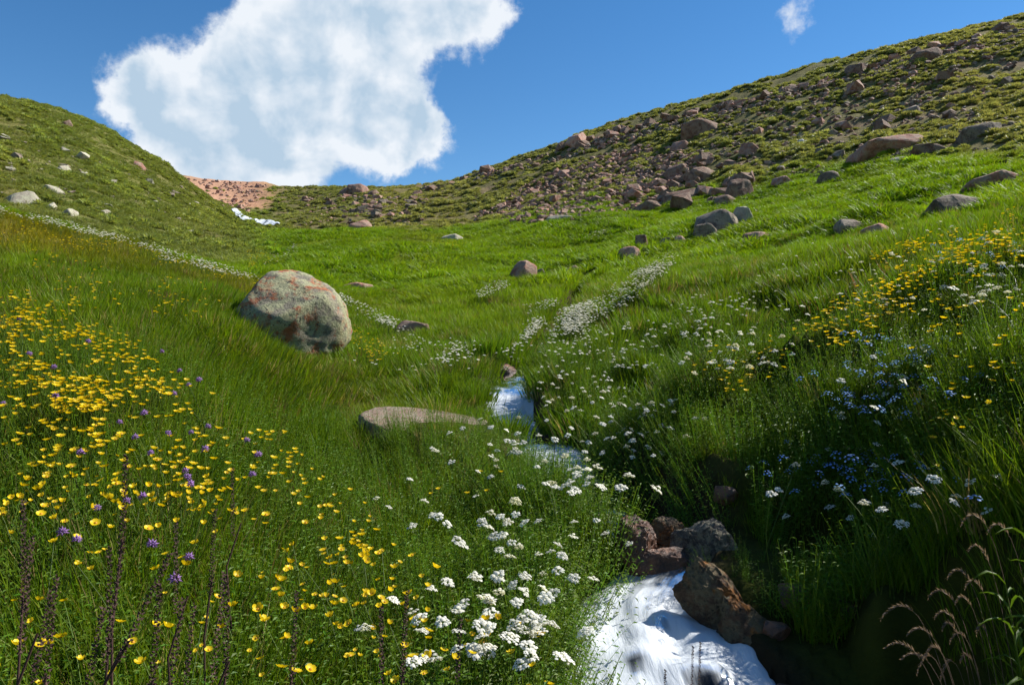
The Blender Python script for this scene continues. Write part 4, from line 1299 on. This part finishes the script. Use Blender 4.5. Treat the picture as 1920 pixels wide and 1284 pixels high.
def far_source(key, head_mesh, h, count=3):
    ms = []
    for k in range(count):
        hv = [tuple(v.co) for v in head_mesh.vertices]; hf = [tuple(p.vertices) for p in head_mesh.polygons]; hm = [p.material_index for p in head_mesh.polygons]
        V, Fc = [], []
        tube(V, Fc, [(0, 0, 0), (.01 * k, .01, h * .5), (.02 * k, 0, h)], .0016, .001)
        ns = len(Fc)
        o = len(V); V += [(a + .02 * k, b, c + h) for a, b, c in hv]; Fc += [tuple(i + o for i in q) for q in hf]
        nm = len(head_mesh.materials)
        ms.append(mesh_from(key, V, Fc, [*head_mesh.materials, M_STEM], [nm] * ns + hm))
    source(key, ms)
far_source('far_yellow', BUTTER[0], .22)
far_source('far_white', UMBEL[0], .24)

def far_flowers(name, key, spots, label, cat, fat=1.0):
    if not spots: return
    S = np.array(spots); n = len(S)
    s = (.55 + .6 * rg.rand(n)) * fat * np.maximum(1, S[:, 1] / 14) ** .7
    tilt = rg.uniform(-.25, .25, (n, 2))
    scatter(name, key, S[:, :3], np.concatenate([tilt, rg.uniform(0, 6.28, (n, 1))], 1), np.stack([s, s, np.clip(S[:, 3] / .22, .5, 1.5)], 1), np.ones((n, 3)), rg.randint(0, 3, n), label, cat)

# yellow buttercups
YZ = [
    ([(0, 575), (110, 600), (250, 655), (360, 730), (350, 785), (150, 770), (0, 700)], 520, (.24, .32), 'yellow buttercup in the dense band along the left meadow edge', 'buttercups of the left edge band'),
    ([(0, 700), (150, 770), (350, 790), (520, 800), (560, 870), (640, 940), (640, 960), (0, 960)], 340, (.26, .34), 'yellow buttercup among purple flowers in the left meadow', 'buttercups of the left meadow'),
    ([(560, 880), (660, 910), (740, 1060), (700, 1150), (560, 1120), (540, 960)], 95, (.26, .34), 'yellow buttercup in the tall grass between left meadow and white flowers', 'buttercups in the tall grass'),
    ([(0, 960), (560, 960), (640, 1284), (0, 1284)], 80, (.26, .34), 'yellow buttercup low down among the dry brown stalks', 'buttercups among the stalks'),
    ([(700, 1080), (840, 1080), (900, 1160), (960, 1284), (640, 1284)], 55, (.24, .32), 'yellow buttercup mixed with white flower heads at the bottom', 'buttercups among white flowers'),
    ([(820, 880), (960, 880), (960, 960), (820, 960)], 6, (.24, .3), 'yellow buttercup in the grass below the pale slab', 'buttercups below the slab'),
    ([(1740, 560), (1919, 560), (1919, 760), (1760, 880)], 60, (.22, .3), 'yellow buttercup on the right bank beside blue flowers', 'buttercups of the right bank'),
]
yl = []
for poly, n, hr, lab, grp in YZ:
    for sp in heads_to_spots(in_zone(poly, n, hr)): yl.append((sp, lab, grp))
yl.sort(key=lambda t: t[0][1])
for k, (sp, lab, grp) in enumerate(yl[:330]):
    flower_thing('buttercup', sp, BUTTER, lab, 'flower', grp, fr.choice((.45, .6, .7, .8, .95)), detailed=(k < 70))
far_y = [t[0] for t in yl[330:]]
for poly, n in [([(1480, 640), (1560, 570), (1700, 500), (1919, 380), (1919, 470), (1760, 560), (1560, 650)], 420), ([(1640, 470), (1800, 420), (1820, 470), (1640, 560)], 200), ([(1300, 650), (1480, 600), (1480, 700), (1360, 740)], 60),
                ([(0, 405), (240, 450), (480, 520), (480, 535), (240, 480), (0, 450)], 240), ([(460, 470), (520, 455), (520, 490), (470, 500)], 90), ([(640, 590), (740, 660), (700, 680), (650, 640)], 90), ([(800, 450), (880, 450), (860, 465)], 30), ([(0, 450), (420, 540), (400, 600), (0, 560)], 130), ([(0, 540), (120, 580), (300, 660), (0, 620)], 140)]:
    far_y += heads_to_spots(in_zone(poly, n, (.16, .26)))
for _ in range(300):                         # the flowers go on beyond the left edge of the view
    a_, r_ = fr.uniform(-1.4, -.62), fr.uniform(1.3, 4.5)
    x_, y_ = math.sin(a_) * r_, math.cos(a_) * r_
    far_y.append((x_, y_, float(height(x_, y_)), fr.uniform(.22, .3)))
far_flowers('yellow_flowers', 'far_yellow', far_y, 'small yellow flowers sprinkled over the distant slopes and crests', 'flowers')

# white flower heads
WZ = [
    ([(900, 1100), (1040, 1110), (1040, 1200), (940, 1230), (880, 1200)], 34, (.28, .36), 'big white flower head in the cluster left of the cascade', 'white heads left of the cascade'),
    ([(720, 1120), (860, 1120), (900, 1284), (720, 1284)], 16, (.26, .34), 'white flower head among yellow buttercups at the bottom', 'white heads among buttercups'),
    ([(960, 960), (1090, 1000), (1080, 1110), (950, 1090)], 34, (.26, .34), 'white flower head on the leafy bank above the cascade', 'white heads above the cascade'),
    ([(780, 880), (1000, 900), (960, 1010), (780, 1010)], 16, (.26, .34), 'white flower head scattered in grass below the pale slab', 'white heads below the slab'),
    ([(1050, 865), (1160, 880), (1160, 935), (1060, 930)], 20, (.26, .34), 'white flower head standing against the dark pool', 'white heads before the pool'),
    ([(840, 800), (1060, 760), (1060, 880), (860, 880)], 38, (.22, .3), 'white flower head in front of the upper waterfall', 'white heads before the upper waterfall'),
    ([(1000, 690), (1120, 690), (1240, 760), (1220, 860), (1130, 810), (1010, 760)], 120, (.2, .28), 'white flower head on the right bank mound by the upper waterfall', 'white heads on the right mound'),
    ([(1000, 640), (1240, 600), (1260, 700), (1120, 690), (1000, 680)], 110, (.18, .26), 'small white flower head along the right bank further up', 'white heads further up the bank'),
    ([(1310, 560), (1390, 560), (1400, 690), (1320, 700)], 55, (.18, .26), 'white flower head in the upright patch on the right slope', 'white heads of the right slope patch'),
    ([(1380, 880), (1560, 800), (1760, 880), (1720, 980), (1600, 1000), (1420, 960)], 36, (.24, .34), 'white flower head beside the blue flowers on the right bank', 'white heads beside the blue flowers'),
    ([(1560, 640), (1760, 620), (1760, 800), (1560, 800)], 12, (.22, .3), 'white flower head among the upper blue flowers', 'white heads among upper blue flowers'),
    ([(1800, 430), (1919, 430), (1919, 560), (1700, 580)], 18, (.2, .26), 'white flower head near the right edge above the blue flowers', 'white heads at the right edge'),
    ([(620, 660), (900, 640), (900, 720), (640, 700)], 26, (.16, .22), 'small white flower head in the grass right of the big boulder', 'white heads right of the boulder'),
]
wl = []
for poly, n, hr, lab, grp in WZ:
    for sp in heads_to_spots(in_zone(poly, n, hr)): wl.append((sp, lab, grp))
wl.sort(key=lambda t: t[0][1])
for k, (sp, lab, grp) in enumerate(wl[:340]):
    flower_thing('white_flower', sp, UMBEL, lab, 'flower', grp, fr.uniform(.9, 1.4) * (1.3 if 'left of the cascade' in lab or 'dark pool' in lab else 1.05))
# small heads on the mottled rock
far_w = [t[0] for t in wl[340:]]
for poly, n in [([(980, 640), (1000, 600), (1120, 560), (1250, 475), (1275, 480), (1180, 570), (1060, 630)], 1700), ([(940, 660), (1000, 615), (1120, 575), (1160, 590), (1040, 660), (960, 690)], 260), ([(890, 545), (940, 525), (960, 535), (900, 560)], 140), ([(980, 575), (1040, 560), (1050, 575), (990, 590)], 60),
                ([(630, 545), (660, 560), (740, 600), (740, 615), (680, 595), (630, 560)], 260), ([(740, 610), (900, 650), (880, 700), (740, 650)], 110), ([(0, 388), (120, 415), (240, 446), (360, 482), (480, 516), (480, 522), (240, 458), (0, 400)], 560),
                ([(300, 478), (480, 520), (480, 526), (300, 488)], 160), ([(490, 480), (560, 455), (560, 470), (500, 500)], 60), ([(1060, 445), (1140, 430), (1120, 450)], 50), ([(1400, 480), (1919, 380), (1919, 560), (1400, 640)], 90), ([(1260, 560), (1420, 540), (1420, 640), (1260, 640)], 70)]:
    far_w += heads_to_spots(in_zone(poly, n, (.16, .24)))
far_flowers('white_flowers', 'far_white', far_w, 'strips of small white flowers along the stream and meadow crests', 'flowers', 1.0)

# purple globes
PUR = [(25, 595), (30, 663), (65, 690), (140, 640), (246, 658), (268, 698), (386, 720), (410, 735), (352, 708), (120, 745), (215, 775), (182, 812), (198, 790), (310, 800), (333, 808), (455, 798), (505, 815), (408, 843), (428, 855), (420, 868),
       (174, 862), (160, 850), (260, 900), (328, 922), (360, 893), (398, 888), (368, 920), (240, 940), (105, 990), (268, 990), (248, 1018), (258, 1040), (205, 1104), (5, 760), (18, 840)]
for sp in heads_to_spots([(x, y, .33) for x, y in PUR]):
    far = sp[1] > 2.0
    flower_thing('purple_flower', sp, GLOBE, 'round purple flower head higher up among the yellow buttercups' if far else 'large round purple flower head close by in the left meadow', 'flower',
                 'upper purple flowers' if far else 'near purple flowers', fr.uniform(.65, .95))
# blue flowers
bz = in_zone([(1640, 620), (1760, 640), (1770, 740), (1680, 790), (1600, 780), (1580, 740), (1640, 690)], 90, (.18, .28))
bz2 = in_zone([(1500, 850), (1620, 830), (1750, 860), (1750, 920), (1600, 930), (1500, 900)], 70, (.2, .3))
bz3 = in_zone([(1840, 450), (1919, 430), (1919, 530), (1860, 520)], 16, (.2, .26))
for lst, lab, grp in ((bz, 'blue flower spray in the upper blue patch on the right bank', 'upper blue flowers'), (bz2, 'blue flower spray in the lower patch above the dark hollow', 'lower blue flowers'),
                      (bz3, 'pale blue flower spray at the right edge of the slope', 'blue flowers at the right edge')):
    for sp in heads_to_spots(lst): flower_thing('blue_flower', sp, BLUE, lab, 'flower', grp, fr.uniform(.9, 1.3))

# ------------------------------------------------------------------ dry brown stalks and arching seed heads
def stalk_meshes(seed):
    rg_ = random.Random(seed)
    V, Fc = [], []
    pts = [(.03 * t * t * rg_.uniform(-1, 1), 0, t) for t in (0, .25, .5, .75, 1)]
    tube(V, Fc, pts, .0028, .0018, 4)
    st = mesh_from('stem', V, Fc, [M_STALK])
    V, Fc = [], []
    for k in range(84):                      # knobbly seed head
        t = k / 84; a = k * 2.4; rr = .0026 * (1 - .55 * t)
        c = Vector((math.cos(a) * rr, math.sin(a) * rr, t * .16)); s = .0019 * rg_.uniform(.6, 1.5)
        d = Vector((math.cos(a), math.sin(a), .9)).normalized(); t1 = d.orthogonal().normalized(); t2 = d.cross(t1)
        i = len(V); V += [tuple(c + d * s * 1.9), tuple(c + t1 * s), tuple(c - t1 * .5 * s + t2 * .86 * s), tuple(c - t1 * .5 * s - t2 * .86 * s)]
        Fc += [(i, i + 1, i + 2), (i, i + 2, i + 3), (i, i + 3, i + 1)]
    return st, mesh_from('seed_head', V, Fc, [M_STALK], smooth=False)
STK = [stalk_meshes(k) for k in range(3)]
# column and row of the tip, distance
TIPS = [(214, 888, 1.15, .05), (44, 975, 1.05, .0), (14, 1045, 1.0, .1), (88, 1075, 1.0, .45), (62, 1120, .98, .1), (168, 1085, 1.08, .15), (266, 1135, 1.0, .08), (282, 1160, 1.0, .15), (330, 1010, 1.3, .0), (388, 985, 1.4, .05), (326, 1170, 1.05, .1), (382, 1110, 1.1, .1),
        (424, 1112, 1.15, .0), (540, 1140, 1.2, .05), (715, 1170, 1.2, .0), (748, 1140, 1.25, .05), (848, 1190, 1.2, .05), (8, 1150, .97, .2), (110, 1180, .98, .2), (205, 1060, 1.1, .0), (436, 900, 1.75, .0)]
STALK_LABELS = ['tallest dry brown stalk reaching up between the purple flowers', 'dark brown stalk rising near the left edge, second in height', 'brown stalk at the very left edge of the picture',
    'brown stalk leaning strongly to the right at the left edge', 'short dark stalk under the leaning one at far left', 'slightly bent brown stalk left of the tallest stalk', 'dark brown stalk just right of the tallest stalk at the bottom',
    'short dark stalk leaning right beside the lowest buttercups', 'slim brown stalk below the pair of bright purple flowers', 'slim distant brown stalk right of the bright purple flowers', 'low brown stalk in the middle of the bottom left grass',
    'straight brown stalk fourth from the right in the left meadow', 'upright brown stalk in open grass right of the others', 'lone brown stalk among scattered buttercups at bottom centre left', 'brown stalk left of the white flowers at the bottom',
    'brown stalk through the white and yellow flowers at the bottom', 'brown stalk furthest right, in front of the white cluster', 'lowest brown stalk in the bottom left corner', 'low leaning brown stalk in the bottom left, right of the corner one',
    'thin brown stalk close beside the tallest stalk', 'far thin brown stalk in the middle of the yellow meadow']
for k, (px, py, Y, lean) in enumerate(TIPS):
    x = (px - 960) / F * Y; zt = (642 - py) / F * Y
    z0 = float(height(x, Y)); h = zt - z0
    if h < .2: continue
    root = ob('dry_stalk', None, loc=(x - math.sin(lean) * h * .5, Y, z0), rot=(0, lean, 0))
    root.empty_display_size = .05
    tag(root, STALK_LABELS[k], 'stalk', 'dry brown stalks')
    st, hd = STK[k % 3]
    hh = h / math.cos(lean) - .13
    ob('stem', st, root, scale=(1, 1, hh + .03))
    ob('seed_head', hd, root, loc=(0, 0, hh), rot=(0, 0, k), scale=(1.1, 1.1, 1.0))
for px, py, Y in [(1283, 1208, 1.5), (1297, 1200, 1.52), (1246, 1252, 1.45)]:
    x = (px - 960) / F * Y; zt = (642 - py) / F * Y; z0 = float(height(x, Y)); h = zt - z0
    root = ob('dry_stalk', None, loc=(x, Y, z0), rot=(0, fr.uniform(-.06, .06), 0)); root.empty_display_size = .05
    tag(root, 'thin brown stalk standing in front of the cascade', 'stalk', 'stalks before the cascade')
    ob('stem', STK[0][0], root, scale=(.8, .8, h - .1)); ob('seed_head', STK[0][1], root, loc=(0, 0, h - .13), scale=(.7, .7, .8))

def arching(tip, root_px, Y, k):
    """a grass culm that bows over to the left with a loose seed head"""
    x1, z1 = (tip[0] - 960) / F * Y, (642 - tip[1]) / F * Y
    Yr = Y - .05
    x0 = (root_px - 960) / F * Yr; z0 = float(height(x0, Yr))
    rg_ = random.Random(k)
    p0 = Vector((x0, Yr, z0)); p2 = Vector((x1, Y, z1)); p1 = Vector((x0 + (x1 - x0) * .35, Y, z1 + .07 + .1 * rg_.random()))
    def bez(t): return p0 * (1 - t) ** 2 + p1 * 2 * t * (1 - t) + p2 * t * t
    root = ob('arching_grass', None, loc=p0); root.empty_display_size = .05
    V, Fc = [], []
    tube(V, Fc, [tuple(bez(t / 12) - p0) for t in range(13)], .0007, .0003, 3)
    ob('stem', mesh_from('stem', V, Fc, [M_HEAD]), root)
    V, Fc = [], []
    for j in range(34):
        t = .70 + .30 * j / 34; c = bez(t) - p0; d = (bez(min(1, t + .02)) - bez(t - .02)).normalized()
        a = j * 2.4; o = d.orthogonal().normalized(); q = d.cross(o); rad = o * math.cos(a) + q * math.sin(a)
        dd = (d * 1.2 + rad * .55).normalized(); s = .011 * rg_.uniform(.6, 1.2) * (1.2 - .6 * (t - .7) / .3); sd = dd.cross(rad).normalized() * .0014
        i = len(V); V += [tuple(c), tuple(c + dd * s * .5 + sd), tuple(c + dd * s), tuple(c + dd * s * .5 - sd)]; Fc.append((i, i + 1, i + 2, i + 3))
    ob('seed_head', mesh_from('seed_head', V, Fc, [M_HEAD], smooth=False), root)
    tag(root, 'straw coloured grass head arching over the dark hollow at bottom right', 'grass', 'arching grass heads', 'thing')
for k, (tip, rx) in enumerate([((1650, 1162), 1850), ((1658, 1215), 1840), ((1718, 1264), 1830), ((1752, 1158), 1880), ((1766, 1180), 1870), ((1730, 1236), 1850), ((1800, 986), 1960), ((1790, 1132), 1900), ((1815, 1032), 1950), ((1808, 1104), 1930), ((1850, 1000), 1990), ((1780, 1205), 1890), ((1830, 1190), 1910), ((1700, 1190), 1860), ((1690, 1235), 1850), ((1762, 1275), 1860), ((1740, 1120), 1900), ((1775, 1085), 1920), ((1800, 1240), 1890)]):
    arching(tip, rx, 1.42 + .03 * (k % 4), k)

# ------------------------------------------------------------------ dark pool in the shaded hollow, leafy plants at its edge
def hollow_pool():
    n = 28; V = [(.98, 1.8, -1.10)]; Fc = []
    for k in range(n):
        a = 6.283 * k / n; rr = 1 + .12 * math.sin(3 * a + 1)
        V.append((0.98 + math.cos(a) * .34 * rr, 1.8 + math.sin(a) * .5 * rr, -1.10))
    for k in range(n): Fc.append((0, 1 + k, 1 + (k + 1) % n))
    me = mesh_from('pool', V, Fc, [M_WATER])
    me.attributes.new('foam', 'FLOAT', 'POINT').data.foreach_set('value', np.zeros(n + 1, np.float32))
    tag(ob('pool', me), 'dark still water in the shaded hollow right of the cascade', 'pool', kind='structure')
hollow_pool()

LEAF1 = []
for k in range(3):
    V, Fc = [], []
    for i, t in enumerate((0, .25, .55, .8, 1.0)):
        w = [.15, .9, 1.0, .6, .02][i] * .0055; z = .10 * t * (1 - 1.2 * t) + .02 * k * t
        V += [(.085 * t, -w, z + .004), (.085 * t, 0, z), (.085 * t, w, z + .004)]
    for i in range(4):
        for j in range(2): a = i * 3 + j; Fc.append((a, a + 1, a + 4, a + 3))
    LEAF1.append(mesh_from('leaf', V, Fc, [M_LEAF]))
for k, (px, py, Y, lab) in enumerate([(1925, 1020, 1.46, 'tallest bright leafy plant at the lower right edge above the hollow'), (1885, 1095, 1.42, 'bright leafy plant leaning left over the dark hollow'), (1900, 1190, 1.38, 'low bright leafy plant in the bottom right corner')]):
    x = (px - 960) / F * Y; zt = (642 - py) / F * Y; x0 = x + .06; z0 = float(height(x0, Y)); h = zt - z0
    root = ob('leafy_plant', None, loc=(x0, Y, z0)); root.empty_display_size = .05
    tag(root, lab, 'plant')
    V, Fc = [], []; tube(V, Fc, [(-.06 * t * t, 0, h * t) for t in (0, .25, .5, .75, 1)], .002, .001, 4)
    ob('stem', mesh_from('stem', V, Fc, [M_STEM]), root)
    for j in range(18):
        t = .3 + .7 * j / 17
        ob('leaf', fr.choice(LEAF1), root, loc=(-.06 * t * t, 0, h * t), rot=(fr.uniform(-.3, .3), fr.uniform(-.7, .1), j * 2.4), scale=(fr.uniform(.7, 1.2) * (1.2 - .5 * t),) * 3)
